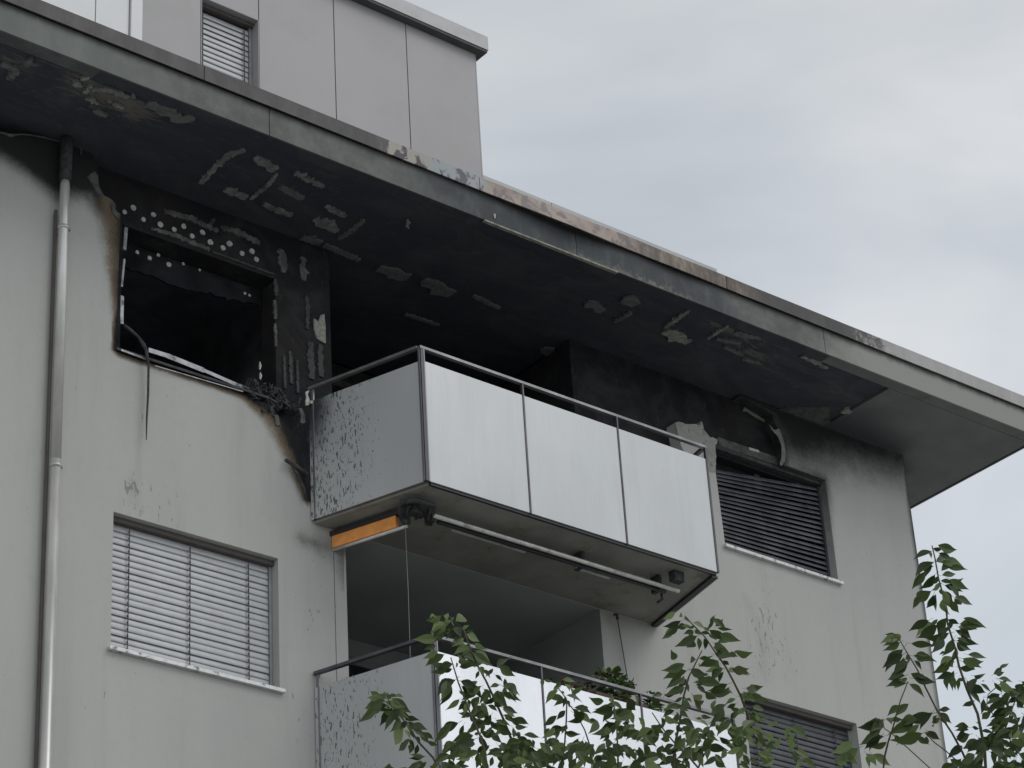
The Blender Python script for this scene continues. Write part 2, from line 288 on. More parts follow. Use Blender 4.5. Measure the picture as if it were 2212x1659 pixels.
def recalc(me):
    import bmesh
    b = bmesh.new(); b.from_mesh(me); bmesh.ops.recalc_face_normals(b, faces=b.faces); b.to_mesh(me); b.free()

# signed distance helpers on (x, z) points
def seg_dist(P, A, B):
    d = B - A; t = np.clip(((P-A) @ d)/max(d @ d, 1e-12), 0, 1); return np.linalg.norm(P - (A + t[:,None]*d), axis=1), t
def in_poly(P, poly):
    poly = np.asarray(poly); x, y = P[:,0], P[:,1]; r = np.zeros(len(P), bool); j = len(poly)-1
    for i in range(len(poly)):
        xi, yi = poly[i]; xj, yj = poly[j]
        c = ((yi > y) != (yj > y)); r ^= c & (x < (xj-xi)*(y-yi)/((yj-yi) if yj != yi else 1e-12) + xi); j = i
    return r
def poly_sd(P, poly):
    poly = np.asarray(poly, float); d = np.full(len(P), 1e9)
    for i in range(len(poly)): d = np.minimum(d, seg_dist(P, poly[i-1], poly[i])[0])
    return np.where(in_poly(P, poly), -d, d)
def region(P, poly, feather, strength=1.0): return strength*np.clip(0.5 - poly_sd(P, poly)/(2*feather), 0, 1)
def stroke(P, pts, radii, strength=1.0):
    f = np.zeros(len(P)); pts = np.asarray(pts, float); radii = radii if hasattr(radii, '__len__') else [radii]*len(pts)
    for i in range(len(pts)-1):
        d, t = seg_dist(P, pts[i], pts[i+1]); r = radii[i] + (radii[i+1]-radii[i])*t; f = np.maximum(f, 1 - d/r)
    return strength*np.clip(f, 0, 1)
def roughen(pts, amp, step=0.035, seed=0):
    g = np.random.default_rng(seed); out = []; pts = [np.asarray(p, float) for p in pts]
    for a, b in zip(pts[:-1], pts[1:]):
        n = max(1, int(np.linalg.norm(b-a)/step))
        for k in range(n):
            p = a + (b-a)*k/n
            if k or out: p = p + g.normal(0, amp, 2)
            out.append(p)
    out.append(pts[-1]); return out
def sheet(name, outer, holes, y, thick, step, mat, fields, parent, plane='xz', label=None):
    """a wall (or ceiling) sheet with real openings and torn edges; the edges get depth"""
    pts = []; edges = []
    for loop in [outer] + holes:
        b = len(pts); pts += [tuple(map(float, p)) for p in loop]; edges += [(b+i, b+(i+1) % len(loop)) for i in range(len(loop))]
    o = np.array(outer); x0, x1, z0, z1 = o[:,0].min(), o[:,0].max(), o[:,1].min(), o[:,1].max()
    gx, gz = np.meshgrid(np.arange(x0+step/2, x1, step), np.arange(z0+step/2, z1, step)); G = np.column_stack([gx.ravel(), gz.ravel()])
    keep = in_poly(G, outer); dm = np.full(len(G), 1e9)
    for lp in [outer] + holes:
        lp = np.asarray(lp)
        for i in range(len(lp)): dm = np.minimum(dm, seg_dist(G, lp[i-1], lp[i])[0])
    keep &= dm > step*0.3
    for h in holes: keep &= ~in_poly(G, h)
    allp = pts + [tuple(g) for g in G[keep]]
    V, E, F = delaunay_2d_cdt([Vector(p) for p in allp], edges, [], 0, 1e-5)[:3]
    V = np.array([tuple(v) for v in V]); F = np.array([tuple(f) for f in F if len(f) == 3]); c = V[F].mean(axis=1)
    ok = in_poly(c, outer)
    for h in holes: ok &= ~in_poly(c, h)
    F = F[ok]; n = len(V); att = fields(V) if fields else {}
    f3 = []; cnt = {}
    for a, b, d in F.tolist():
        f3.append((a, b, d))
        for e in ((a,b),(b,d),(d,a)): cnt[e] = cnt.get(e, 0) + 1
    bd = [e for e in cnt if (e[1], e[0]) not in cnt]
    if plane == 'xz': V3 = np.vstack([np.column_stack([V[:,0], np.full(n, y), V[:,1]]), np.column_stack([V[:,0], np.full(n, y+thick), V[:,1]])])
    else: V3 = np.vstack([np.column_stack([V[:,0], V[:,1], np.full(n, y)]), np.column_stack([V[:,0], V[:,1], np.full(n, y+thick)])])
    sides = [(b, a, a+n, b+n) for a, b in bd]
    back = [(c2+n, b2+n, a2+n) for a2, b2, c2 in f3] if plane != 'xz' else []
    faces = f3 + sides + back
    if plane != 'xz': faces = [tuple(reversed(f)) for f in faces]
    att = {k: np.concatenate([v, v]) for k, v in att.items()}
    me, og = mesh(name, V3, faces, mat, att); ob = link(name, me, og, parent)
    if label: ob['label'] = label
    return ob
def Wp(*pts, y=0.0): return [(aty(u, v, y)[0], aty(u, v, y)[2]) for u, v in pts]
def blob(pts, width, g, jag=0.30, step=None):
    step = step or width*0.32
    """closed uneven outline round a centre line given in plane coordinates"""
    pts = [np.asarray(p, float) for p in pts]; Ltot = sum(np.linalg.norm(b-a) for a, b in zip(pts[:-1], pts[1:])); n = max(4, int(Ltot/(step or width*0.45)))
    S = []
    for k in range(n+1):
        s = Ltot*k/n; q = s
        for a, b in zip(pts[:-1], pts[1:]):
            l = np.linalg.norm(b-a)
            if q <= l + 1e-9: S.append((a + (b-a)*q/l, (b-a)/l)); break
            q -= l
    up, dn = [], []
    for i, (p, d) in enumerate(S):
        w = width/2*(0.35 + 0.65*math.sin(math.pi*(0.08 + 0.84*i/(len(S)-1)))**0.5); nn = np.array([-d[1], d[0]])
        up.append(p + nn*w*(1 + g.normal(0, jag))); dn.append(p - nn*w*(1 + g.normal(0, jag)))
    return dn + up[::-1]

# ------------------------------------------------------------------ main dimensions (metres)
ZS = 15.247                 # underside of the eave
YF = -1.14                  # front face of the eave
XL, XR = 3.0, 20.08         # facade ends
XE = 21.09                  # eave end
STOREY = 2.79
INS = 0.14                  # thickness of the insulation and plaster that burned away
SLAB_Z = 12.224
RX0, RX1 = 12.44, 15.40     # loggia
YB = -1.17                  # balcony front
bld = thing('apartment_building', (12, 2, 0), 'grey rendered apartment block with fire-blackened top storey and eave', 'building')

# unseen ground, made pale so its bounce lights the undersides
gm = MB(); R = 600; gm.add([(-R,-R,0),(R,-R,0),(R,R,0),(-R,R,0)], [(0,1,2,3)]); tag(gm.build('ground', M['ground']), 'pale paved forecourt spreading out below the building', kind='structure')

# ------------------------------------------------------------------ outer plaster shell
winA = [(10.08,10.56),(11.72,10.56),(11.72,11.785),(10.08,11.785)]       # lower left window
winD = [(17.20,10.56),(18.765,10.56),(18.765,11.78),(17.20,11.78)]       # lower right window
winC = (17.168, 13.365, 18.772, 14.575)
tornL = Wp((0,288),(19,293),(45,290),(70,293),(100,299),(130,307),(159,314),(178,321),(194,329),(206,344),(211,360),(212,378),(214,403),(224,422),(234,428),(243,433),(249,443),(251,456),(258,464),(260,480))
winB_left = Wp((260,484),(257,560),(254,650),(250,753))
low = Wp((250,753),(340,784),(430,814),(533,849)); low2 = Wp((533,849),(560,866),(590,882),(612,908),(632,946),(648,985),(656,1020),(660,1050),(663,1078))
top0 = [(XL, ZS), (XL, 15.12), (8.2, 15.11)]
gR = lambda x, y: (1267.9 + x/3.0, 829 + y/3.0)
pale_l = [(15.95,12.424),(16.35,13.35)] + Wp(gR(640,455), gR(610,400), gR(592,335), gR(574,250))
pale_t = Wp(gR(574,250), gR(600,246), gR(640,262), gR(700,266), gR(730,272), gR(748,250), gR(760,300), gR(800,348), gR(815,345), gR(846,362), gR(832,400), gR(836,470), gR(834,572))
tornR = Wp(gR(1268,527), gR(1285,450), gR(1280,400), gR(1268,350), gR(1240,300), gR(1212,250), gR(1200,200)) + [(17.63, ZS)]
hole = top0[1:]
outer = [(XL,0),(XR,0),(XR,ZS+0.0),(tornR[-1][0],ZS+0.0)]
outer += list(reversed(roughen(tornR[:-1], 0.006, 0.04, 3)))
outer += [(winC[2], 14.57),(winC[2], winC[1]),(winC[0], winC[1])]
outer += list(reversed(roughen(pale_t, 0.006, 0.04, 4)))[0:]
outer += list(reversed(roughen(pale_l, 0.005, 0.04, 5)))[1:]
outer += [(RX1, SLAB_Z+0.20)]
# lower loggia opening is a separate hole; upper one is part of the burned opening
outer += [(RX0, SLAB_Z+0.20), (low2[-1][0]+0.03, SLAB_Z+0.20)]
outer += list(reversed(roughen(low2, 0.012, 0.05, 6)))
outer += list(reversed(low))[1:]
outer += list(reversed(winB_left))[1:]
outer += list(reversed(roughen(tornL, 0.004, 0.03, 8)))
outer += [(8.0, tornL[0][1]+0.01), (7.2, tornL[0][1]+0.03), (6.0, 15.10), (XL, 15.12)]
dd = [outer[0]]
for p in outer[1:]:
    if np.linalg.norm(np.array(p)-np.array(dd[-1])) > 1e-3: dd.append(p)
outer = dd
loggia2 = [(RX0, SLAB_Z-STOREY+0.20),(RX1, SLAB_Z-STOREY+0.20),(RX1, SLAB_Z),(RX0, SLAB_Z)]
def wall_fields(P):
    smoke_shade = region(P, [(0,16)] + Wp((-300,270),(0,338),(53,374),(106,418),(132,436),(150,424),(190,428),(245,432)) + [(10.3,16)], 0.13)
    smoke_shade = np.maximum(smoke_shade, stroke(P, Wp((195,345),(215,440),(250,470)), 0.22, 0.9))
    smoke_shade = np.maximum(smoke_shade, region(P, [(17.3,15.9),(20.4,15.9)] + Wp((1985,1030),(1962,1035),(1900,1022),(1830,1010),(1770,1015),(1700,1010)), 0.42, 1.0)); smoke_shade = np.maximum(smoke_shade, stroke(P, [(winC[0]+0.3, 14.68), (winC[2], 14.62), (winC[2]+0.02, 13.9)], (0.22,0.16,0.06), 0.7))  # soot below the right soffit, with the eave's soft shade painted in
    smoke_shade = np.maximum(smoke_shade, stroke(P, Wp((1560,905),(1640,950),(1700,1010)), 0.15, 0.5))
    smoke_shade = np.maximum(smoke_shade, stroke(P, Wp((75,430),(66,1100),(58,1659)), 0.15, 0.10)); smoke_shade = np.maximum(smoke_shade, stroke(P, Wp((298,790),(300,900),(296,1080)), (0.12,0.12,0.05), 0.22))
    smoke_shade = np.maximum(smoke_shade, stroke(P, Wp((284,1045),(290,1085)), 0.13, 0.25)); smoke_shade = np.maximum(smoke_shade, stroke(P, Wp((250,1440),(600,1530)), 0.12, 0.12)); smoke_shade = np.maximum(smoke_shade, stroke(P, Wp((266,790),(262,960)), 0.08, 0.14)); smoke_shade = np.maximum(smoke_shade, stroke(P, Wp((380,820),(376,990)), 0.06, 0.08))
    smoke_shade = np.maximum(smoke_shade, stroke(P, Wp((660,1100),(668,1300),(664,1640)), (0.10,0.12,0.2), 0.14)); smoke_shade = np.maximum(smoke_shade, stroke(P, Wp((650,1165),(740,1195),(748,1270)), (0.15,0.25,0.12), 0.50))  # second stroke paints the shade beneath the slab at left
    smoke_shade = np.maximum(smoke_shade, stroke(P, Wp((1300,1335),(1415,1358)), 0.16, 0.32)); smoke_shade = np.maximum(smoke_shade, stroke(P, Wp((1610,1290),(1645,1370),(1650,1460)), (0.14,0.26,0.22), 0.24))
    soot = stroke(P, Wp((262,455),(259,520),(256,640),(252,750)), (0.38,0.30,0.13,0.05), 0.66)
    soot = np.maximum(soot, stroke(P, low, (0.08,0.09,0.09,0.12), 0.95)); soot = np.maximum(soot, stroke(P, low2, (0.14,0.20,0.26,0.30,0.30,0.26,0.20,0.14,0.08), 0.90))
    smoke_shade = np.maximum(smoke_shade, stroke(P, tornR, 0.16, 0.85))
    sp = np.zeros(len(P))
    for u, v, r, s in ((287,1058,0.15,0.92),(291,1085,0.15,0.80),(300,1110,0.16,0.66),(345,1122,0.30,0.52),(700,1215,0.35,0.42),(690,1330,0.3,0.40),(650,1300,0.4,0.3),(1655,1360,0.35,0.70),(1640,1420,0.4,0.62),(1690,1400,0.3,0.55),(1660,1300,0.25,0.55),(300,900,0.4,0.28),(400,900,0.5,0.25),(560,1030,0.3,0.25),(260,1470,0.4,0.35),(650,1560,0.3,0.35)):
        c = aty(u, v); d = np.hypot(P[:,0]-c[0], (P[:,1]-c[2])*0.7); sp = np.maximum(sp, s*np.clip(1.3 - d/r, 0, 1))
    sp = np.maximum(sp, 0.12)
    return dict(smoke_shade=smoke_shade, soot=soot, speck=sp)
shell = sheet('facade_render', outer, [winA, winD, loggia2], 0.0, INS, 0.075, M['plaster'], wall_fields, bld, label='light grey rendered facade, sooted and torn open round the top windows')

# the structural wall behind the insulation
bx0 = aty(262,600,INS)[0]; bx1 = aty(595,700,INS)[0]; zt = 0.5*(aty(300,500,INS)[2] + aty(590,600,INS)[2])
winB = [(bx0,13.36),(bx1,13.36),(bx1,zt),(bx0,zt)]
sub_outer = [(XL,0),(XR,0),(XR,ZS+0.3),(XL,ZS+0.3)]
holes = [winB, [(winC[0],13.365),(winC[2]-0.02,13.365),(winC[2]-0.02,14.50),(winC[0],14.50)],
         [(10.1,10.58),(11.70,10.58),(11.70,11.77),(10.1,11.77)], [(17.22,10.58),(18.745,10.58),(18.745,11.765),(17.22,11.765)],
         [(RX0,12.42),(RX1,12.42),(RX1,ZS+0.03),(RX0,ZS+0.03)], [(RX0,9.63),(RX1,9.63),(RX1,SLAB_Z),(RX0,SLAB_Z)]]
sheet('structural_wall', sub_outer, holes, INS, 0.22, 0.5, M['char'], None, bld, label='blackened concrete wall laid bare behind the burned insulation')
w = MB(); w.box(XR-0.2, 0.0+INS, 0, XR-0.001, 9, ZS); w.build('side_wall', M['plaster'], bld)
w = MB(); w.box(XL, 8.8, 0, XR-0.21, 9, ZS).box(XL, 0.37, 0, XL+0.2, 8.79, ZS); w.build('rear_wall', M['plaster'], bld)
# rooms behind the openings
def room(x0, x1, z0, z1, depth, mats, y0=0.362):
    q = MB(); q.add([(x0,y0,z0),(x1,y0,z0),(x1,y0+depth,z0),(x0,y0+depth,z0),(x0,y0,z1),(x1,y0,z1),(x1,y0+depth,z1),(x0,y0+depth,z1)],
        [(0,1,2,3),(7,6,5,4),(3,2,6,7),(0,3,7,4),(2,1,5,6)]); return q.build('room', mats, bld)
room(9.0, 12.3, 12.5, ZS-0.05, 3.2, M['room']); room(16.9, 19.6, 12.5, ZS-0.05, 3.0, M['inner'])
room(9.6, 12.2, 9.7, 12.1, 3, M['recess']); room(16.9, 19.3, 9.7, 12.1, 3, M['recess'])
def loggia(z0, z1, wm, cm, burned):
    q = MB(); y1 = 1.8
    ya = 0.361 if burned else 0.003; xa, xb = (RX0, RX1) if burned else (RX0+0.004, RX1-0.004); q.add([(xa,ya,z0),(xa,y1,z0),(xa,y1,z1),(xa,ya,z1),(xb,ya,z0),(xb,y1,z0),(xb,y1,z1),(xb,ya,z1)], [(0,1,2,3),(5,4,7,6),(1,5,6,2)])
    lw = q.build('loggia_wall', wm, bld); c = MB(); c.box(RX0, 0.001 if not burned else INS+0.302, z1+(0.025 if burned else -0.004), RX1, y1, z1+0.15); c.build('loggia_ceiling', cm, bld)
    d = MB(); n = 3; xs = np.linspace(RX0+0.15, RX1-0.3, n+1)
    for i in range(n):
        f = MB(); f.box(xs[i], y1-0.07, z0, xs[i]+0.07, y1-0.005, z1-0.22).box(xs[i+1]-0.07, y1-0.07, z0, xs[i+1]-0.001, y1-0.005, z1-0.22).box(xs[i]+0.071, y1-0.07, z1-0.30, xs[i+1]-0.071, y1-0.005, z1-0.22)
        fo = f.build('balcony_door', M['frame'] if not burned else M['charmetal'], bld)
        g = MB(); g.box(xs[i]+0.071, y1-0.045, z0, xs[i+1]-0.071, y1-0.03, z1-0.302); g.build('pane', M['pane'], fo)
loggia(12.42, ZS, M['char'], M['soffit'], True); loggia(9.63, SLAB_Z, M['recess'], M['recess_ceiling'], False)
f = MB(); f.box(RX0, 0.0, 9.45, RX1, 1.8, 9.629); f.build('loggia_floor', M['slab'], bld)
f = MB(); f.box(RX0, 0.0, SLAB_Z+0.16, RX1, 1.79, 12.419); f.build('loggia_floor', M['char'], bld)

# ------------------------------------------------------------------ eave
XJ = 0.5*(atz(1895,840,ZS)[0] + atz(1810,915,ZS)[0])      # joint between burned and clean soffit
def soffit_fields(P):
    fl = np.full(len(P), 0.30)
    for (u0,v0),(u1,v1),r,s in (((0,140),(60,150),0.35,0.8),((180,180),(300,245),0.45,1.0),((250,200),(420,255),0.30,0.8),((60,110),(240,160),0.2,0.5),((1640,800),(1820,860),0.4,0.55),((1560,700),(1640,740),0.4,0.9),((1590,760),(1650,780),0.3,0.8),((560,360),(760,440),0.5,0.35),((1000,640),(1250,740),0.6,0.3)):
        a, b = atz(u0,v0,ZS)[:2], atz(u1,v1,ZS)[:2]; fl = np.maximum(fl, stroke(P, [a, b], r, s))
    return dict(flake=fl)
lip = 0.16
sheet('soffit_panel', [(XL,YF+lip),(XJ,YF+lip),(XJ,INS+0.3),(XL,INS+0.3)], [], ZS+0.025, 0.10, 0.12, M['soffit'], soffit_fields, bld, 'xy', 'burned black soffit with scraps of mortar still stuck on')
sheet('soffit_panel', [(XJ+0.012,YF+lip+0.004),(XE-0.03,YF+lip+0.004),(XE-0.03,9.9),(XR+0.0,9.9),(XR+0.0,0.0),(XJ+0.012,0.0)], [], ZS, 0.10, 0.12, M['soffit_panel'], lambda P: dict(smoke_shade=stroke(P, [(XJ-0.2,-0.1),(19.7,0.0),(20.3,0.3)], (0.95,0.55,0.3), 0.9)), bld, 'xy', 'clean grey soffit at the building corner')  # darker along the wall: soot and painted corner shade in one mask
e = MB(); e.box(XL, YF+0.02, ZS, 9.199, YF+lip-0.002, ZS+0.1); e.build('eave_edge_strip', M['strip'], bld)
e = MB(); e.box(9.2, YF+0.02, ZS, XJ-1.0, YF+lip-0.002, ZS+0.1); e.build('eave_edge_strip', M['soffit'], bld)
e = MB(); e.box(XJ-0.998, YF+0.02, ZS, XE-0.02, YF+lip-0.002, ZS+0.1); e.build('eave_edge_strip', M['soffit_clean'], bld)
# fascia boards, butted with a fine joint
fx = [XL, 7.4, 10.9, atz(1247,555,ZS)[0]-0.02, aty(1789,800,YF)[0], XE]
for a, b in zip(fx[:-1], fx[1:]):
    q = MB(); q.box(a+0.004, YF, ZS-0.006, b-0.004, YF+0.018, ZS+0.285); q.build('fascia_board', M['fascia'], bld)
q = MB(); q.box(XE-0.002, YF+0.019, ZS-0.004, XE+0.016, 9.9, ZS+0.285); q.build('fascia_board', M['soffit_clean'], bld)
q = MB(); q.box(XL, YF+0.05, ZS+0.13, XE-0.03, 9.9, ZS+0.30); q.build('roof_slab', M['roof'], bld)
# drip trim left bare where the soffit fell away
t0, t1 = aty(1048,477,YF-0.006), aty(1335,591,YF-0.006)
q = MB(); q.box(t0[0], YF-0.008, ZS-0.022, t1[0], YF+0.03, ZS-0.007); q.build('drip_trim', M['dab_pale'], bld)
# sheet metal flashing on top, buckled where it burned
fl = [XL, 6.6, 10.2, aty(1031,400,YF)[0], 16.4, aty(1848,715,YF)[0], XE+0.05]
for i, (a, b) in enumerate(zip(fl[:-1], fl[1:])):
    n = max(2, int((b-a)/0.12)); V = []
    for k in range(n+1):
        x = a+0.004 + (b-a-0.008)*k/n; bk = math.exp(-((x-14.25)/0.60)**2)*1.5; bk2 = 0.5*math.exp(-((x-15.8)/0.35)**2); wob = 0.006*math.sin(x*5.1)*math.exp(-((x-14.6)/1.8)**2)
        yb = YF-0.03 - 0.05*bk - 0.03*bk2 + wob; zb = ZS+0.287 - 0.035*bk - 0.02*bk2 + wob*0.8; zt_ = ZS+0.435 + wob*0.6
        V += [(x, yb, zb), (x, YF-0.034, zt_), (x, YF+0.45, zt_+0.03), (x, YF+0.45, zt_+0.018), (x, YF-0.022, zt_-0.012), (x, yb+0.012, zb)]
    F = [(k*6+j, (k+1)*6+j, (k+1)*6+(j+1)%6, k*6+(j+1)%6) for k in range(n) for j in range(6)] + [tuple(range(6)), tuple(reversed(range(n*6, n*6+6)))]
    mb = MB(); mb.add(V, F); ob = mb.build('roof_flashing', M['flashing'], bld); recalc(ob.data)
q = MB(); q.box(XE+0.018, YF-0.03, ZS+0.287, XE+0.05, 9.9, ZS+0.434); q.build('roof_flashing', M['cap'], bld)

# ------------------------------------------------------------------ penthouse
YP = 0.55
P_ = lambda u, v: aty(u, v, YP)
px1 = P_(1034,250)[0]; pz1 = P_(1026,117)[2]; pcap = P_(1040,90)[2]
joints = [5.5, 7.0, 8.6, P_(207,0)[0], P_(280,0)[0], P_(305,60)[0], P_(434,100)[0], P_(560,150)[0], P_(724,150)[0], P_(882,190)[0], px1]
wz1 = P_(550,40)[2]; zb = ZS+0.305; wb = wz1 - 1.5
for i, (a, b) in enumerate(zip(joints[:-1], joints[1:])):
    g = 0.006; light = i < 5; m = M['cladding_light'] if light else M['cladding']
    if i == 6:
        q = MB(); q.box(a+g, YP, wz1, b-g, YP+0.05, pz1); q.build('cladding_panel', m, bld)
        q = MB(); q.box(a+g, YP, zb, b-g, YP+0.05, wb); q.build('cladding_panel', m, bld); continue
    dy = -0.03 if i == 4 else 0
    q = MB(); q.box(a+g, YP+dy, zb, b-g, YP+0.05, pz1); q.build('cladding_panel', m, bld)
q = MB(); q.box(joints[0], YP+0.051, zb, joints[6], 6, pz1).box(joints[7], YP+0.051, zb, px1-0.004, 6, pz1).box(joints[6]+0.001, YP+0.5, zb, joints[7]-0.001, 6, pz1); q.build('penthouse_wall', M['joint'], bld)
q = MB(); q.box(px1-0.003, YP+0.0, zb, px1+0.01, 6, pz1-0.002); q.build('cladding_panel', M['cladding'], bld)
cx = P_(1040,90)[0]-px1
q = MB(); q.box(joints[0], YP-0.105, pz1+0.03, px1+0.105, 6.1, pcap-0.002); q.build('roof_cap', M['cap'], bld)
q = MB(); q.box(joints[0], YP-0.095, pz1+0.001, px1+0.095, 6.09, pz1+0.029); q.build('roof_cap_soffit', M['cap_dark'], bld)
# roof terrace parapet beside the penthouse
pr0, pr1 = px1+0.012, P_(1549,590)[0]; pzt = 0.5*(P_(1046,380)[2]+P_(1549,584)[2]); pj = P_(1191,440)[0]
for a, b in ((pr0, pj-0.004), (pj+0.004, pr1)):
    q = MB(); q.box(a, YP, zb, b, YP+0.04, pzt); q.build('parapet_panel', M['parapet'], bld)
q = MB(); q.box(pr0, YP+0.001, pzt+0.001, pr1+0.001, YP+0.07, pzt+0.012); q.build('parapet_rail', M['cap'], bld)

# ------------------------------------------------------------------ windows
def slat_mesh(wid, mat, tilt=78, chord=0.074):
    a = math.radians(tilt); n = 5; V = []
    for i in range(n):
        s = (i/(n-1) - 0.5)*chord; b = 0.006*(1 - (2*i/(n-1)-1)**2)
        y = -s*math.cos(a)*-1 - b*math.sin(a); z = s*math.sin(a) + b*math.cos(a)*0.4
        for x in (-wid/2, wid/2): V.append((x, y, z))
    F = [(2*i, 2*i+1, 2*i+3, 2*i+2) for i in range(n-1)]; m = len(V); V += [(x, y+0.0015, z-0.0012) for x, y, z in V]
    F += [(b+m, a_+m, d+m, c+m) for a_, b, c, d in [(f[0], f[1], f[2], f[3]) for f in F]]
    F += [(0, m, m+1, 1), (2*n-2, 2*n-1, m+2*n-1, m+2*n-2)]
    me = bpy.data.meshes.new('slat'); me.from_pydata(V, [], F); me.materials.append(mat); me.polygons.foreach_set('use_smooth', [True]*len(me.polygons)); return me
def window(x0, x1, z0, z1, yb, slat_m, z_left=None, z_right=None, n=19, head=True, sill=True, cords=(0.11,0.49,0.865), label=None, ztop_drop=0.07, closed_to=None, jitter=0.0, sill_mat=None):
    """window > slats, ladder cords, guide rails, head rail, sill, pane"""
    f = MB(); fy = yb+0.10
    f.box(x0, fy, z0, x0+0.07, fy+0.07, z1).box(x1-0.07, fy, z0, x1, fy+0.07, z1).box(x0+0.071, fy, z0, x1-0.071, fy+0.07, z0+0.07).box(x0+0.071, fy, z1-0.07, x1-0.071, fy+0.07, z1).box((x0+x1)/2-0.04, fy+0.002, z0+0.071, (x0+x1)/2+0.04, fy+0.068, z1-0.071)
    wo_ = f.build('window', M['charmetal'] if jitter else M['frame'], bld, label=label)
    for a, b in ((x0+0.071, (x0+x1)/2-0.041), ((x0+x1)/2+0.041, x1-0.071)):
        q = MB(); q.box(a, fy+0.03, z0+0.071, b, fy+0.04, z1-0.071); q.build('pane', M['pane'], wo_)
    gw = 0.028
    for a in (x0+0.003, x1-0.003-gw):
        q = MB(); q.box(a, yb-0.02, z0+0.004, a+gw, yb+0.03, z1-0.004); q.build('guide_rail', M['post'] if jitter else M['guide'], wo_)
    if head:
        q = MB(); q.box(x0+0.001, yb-0.055, z1-0.045, x1-0.001, yb+0.055, z1-0.001); q.build('head_rail', M['charmetal'] if jitter else M['head'], wo_)
    sx0, sx1 = x0+gw+0.008, x1-gw-0.008; wid = sx1-sx0; sm = slat_mesh(wid, slat_m) if not jitter else slat_mesh(wid, slat_m, 58, 0.066)
    zl0, zl1 = z_left or (z0+0.035, z1-ztop_drop); zr0, zr1 = z_right or (z0+0.035, z1-ztop_drop)
    g = random.Random(int(x0*100+z0*10)); line = []
    for i in range(n):
        t = i/(n-1); zl = zl0+(zl1-zl0)*t + g.uniform(-jitter, jitter); zr = zr0+(zr1-zr0)*t + g.uniform(-jitter, jitter); line.append((zl, zr))
        a = math.atan2(zl-zr, wid); link('slat', sm, ((sx0+sx1)/2, yb + g.uniform(-0.002,0.002), (zl+zr)/2), wo_, (g.uniform(-0.05,0.05), a, 0))
    for c in cords:
        x = sx0 + wid*c; q = MB(); k0 = line[0][0]*(1-c)+line[0][1]*c; k1 = line[-1][0]*(1-c)+line[-1][1]*c
        q.box(x-0.004, yb-0.030, k0, x+0.004, yb-0.026, k1)
        for zl, zr in line: zc = zl*(1-c)+zr*c; q.box(x-0.007, yb-0.0255, zc-0.038, x+0.007, yb-0.022, zc-0.016)
        q.build('ladder_cord', M['cord'], wo_)
    if sill:
        q = MB(); q.add([(x0-0.03,-0.045,z0-0.035),(x1+0.03,-0.045,z0-0.035),(x1+0.03,-0.045,z0-0.004),(x0-0.03,-0.045,z0-0.004),(x0-0.03,yb+0.1,z0-0.02),(x1+0.03,yb+0.1,z0-0.02),(x1+0.03,yb+0.1,z0+0.010),(x0-0.03,yb+0.1,z0+0.010)],
            [(0,1,2,3),(3,2,6,7),(5,4,7,6),(0,4,5,1),(1,5,6,2),(4,0,3,7)]); q.build('sill', sill_mat or M['sill'], wo_)
    return wo_
window(10.08, 11.72, 10.56, 11.785, 0.115, M['slat'], n=20, label='window with pale grey blind lowered to the sill')
window(17.20, 18.765, 10.56, 11.78, 0.115, M['slat_mid'], n=20, label='window with dark grey blind lowered')
# right top window: the blind hangs crooked and sooty
window(winC[0], winC[2], winC[1], winC[3], 0.115, M['slat_dark'], z_left=(13.38, 14.29), z_right=(13.39, 14.50), n=20, cords=(), label='window with sagging sooty blind', jitter=0.006)
# penthouse window
wx0, wx1 = joints[6]+0.01, joints[7]-0.01
window(wx0, wx1, wb, wz1, YP+0.13, M['slat'], n=22, sill=False, cords=(0.07,0.90), ztop_drop=0.10, label='penthouse window with pale blind')
q = MB(); q.box(wx0-0.008, YP-0.004, wb, wx0-0.001, YP+0.5, wz1-0.001).box(wx1+0.001, YP-0.004, wb, wx1+0.008, YP+0.5, wz1-0.001).box(wx0-0.008, YP+0.001, wz1-0.006, wx1+0.008, YP+0.5, wz1-0.0005); q.build('window_lining', M['cladding'], bld)

# burned-out top left window: empty frame scraps, sill and the warped strip
bw = MB(); bw.box(bx0, INS+0.10, 13.36, bx0+0.05, INS+0.17, 14.0)
bwo = bw.build('window', M['inner'], bld, label='burned-out window opening with an empty charred frame')
q = MB(); q.box(10.06, -0.035, 13.322, 11.62, -0.028, 13.345).box(10.06, -0.028, 13.338, 11.62, 0.10, 13.345); q.build('sill', M['charmetal'], bwo)
q = MB(); a, b = aty(262,756,-0.037), aty(315,776,-0.037); q.bar(a, b, 0.006, 0.018); a, b = aty(335,790,-0.037), aty(525,846,-0.037); q.bar(a, b, 0.004, 0.008); q.build('sill_edge', M['bentmetal'], bwo)
q = MB(); pts = [aty(u, v, 0.02) for u, v in ((321,756),(360,768),(440,800),(532,840))]
for (a, b), h in zip(zip(pts[:-1], pts[1:]), (0.045,0.05,0.035)): q.bar(a, b, 0.006, h)
q.build('warped_strip', M['bentmetal'], bwo)
hb = roughen([(bx0+0.02, zt-0.27),(bx0+0.6, zt-0.30),(bx0+1.1, zt-0.25),(bx1-0.02, zt-0.20)], 0.012, 0.05, 12); q = MB(); q.slabxz(list(hb)+[(bx1-0.02, zt-0.03),(bx0+0.02, zt-0.03)], INS+0.20, INS+0.22); q.build('head_board', M['inner'], bwo)
q = MB()
for u0, v0, u1, v1, r in ((272,492,268,540,0.02),(268,560,262,620,0.012),(263,640,262,700,0.02)): q.bar(aty(u0,v0,0.03), aty(u1,v1,0.03), 0.02, r*1.6, (1,0,0))
q.build('jamb_scrap', M['bentmetal'], bwo)
zA = lambda x, y: (224.3 + x*0.22045, 419.4 + y*0.22045)
g = np.random.default_rng(5)
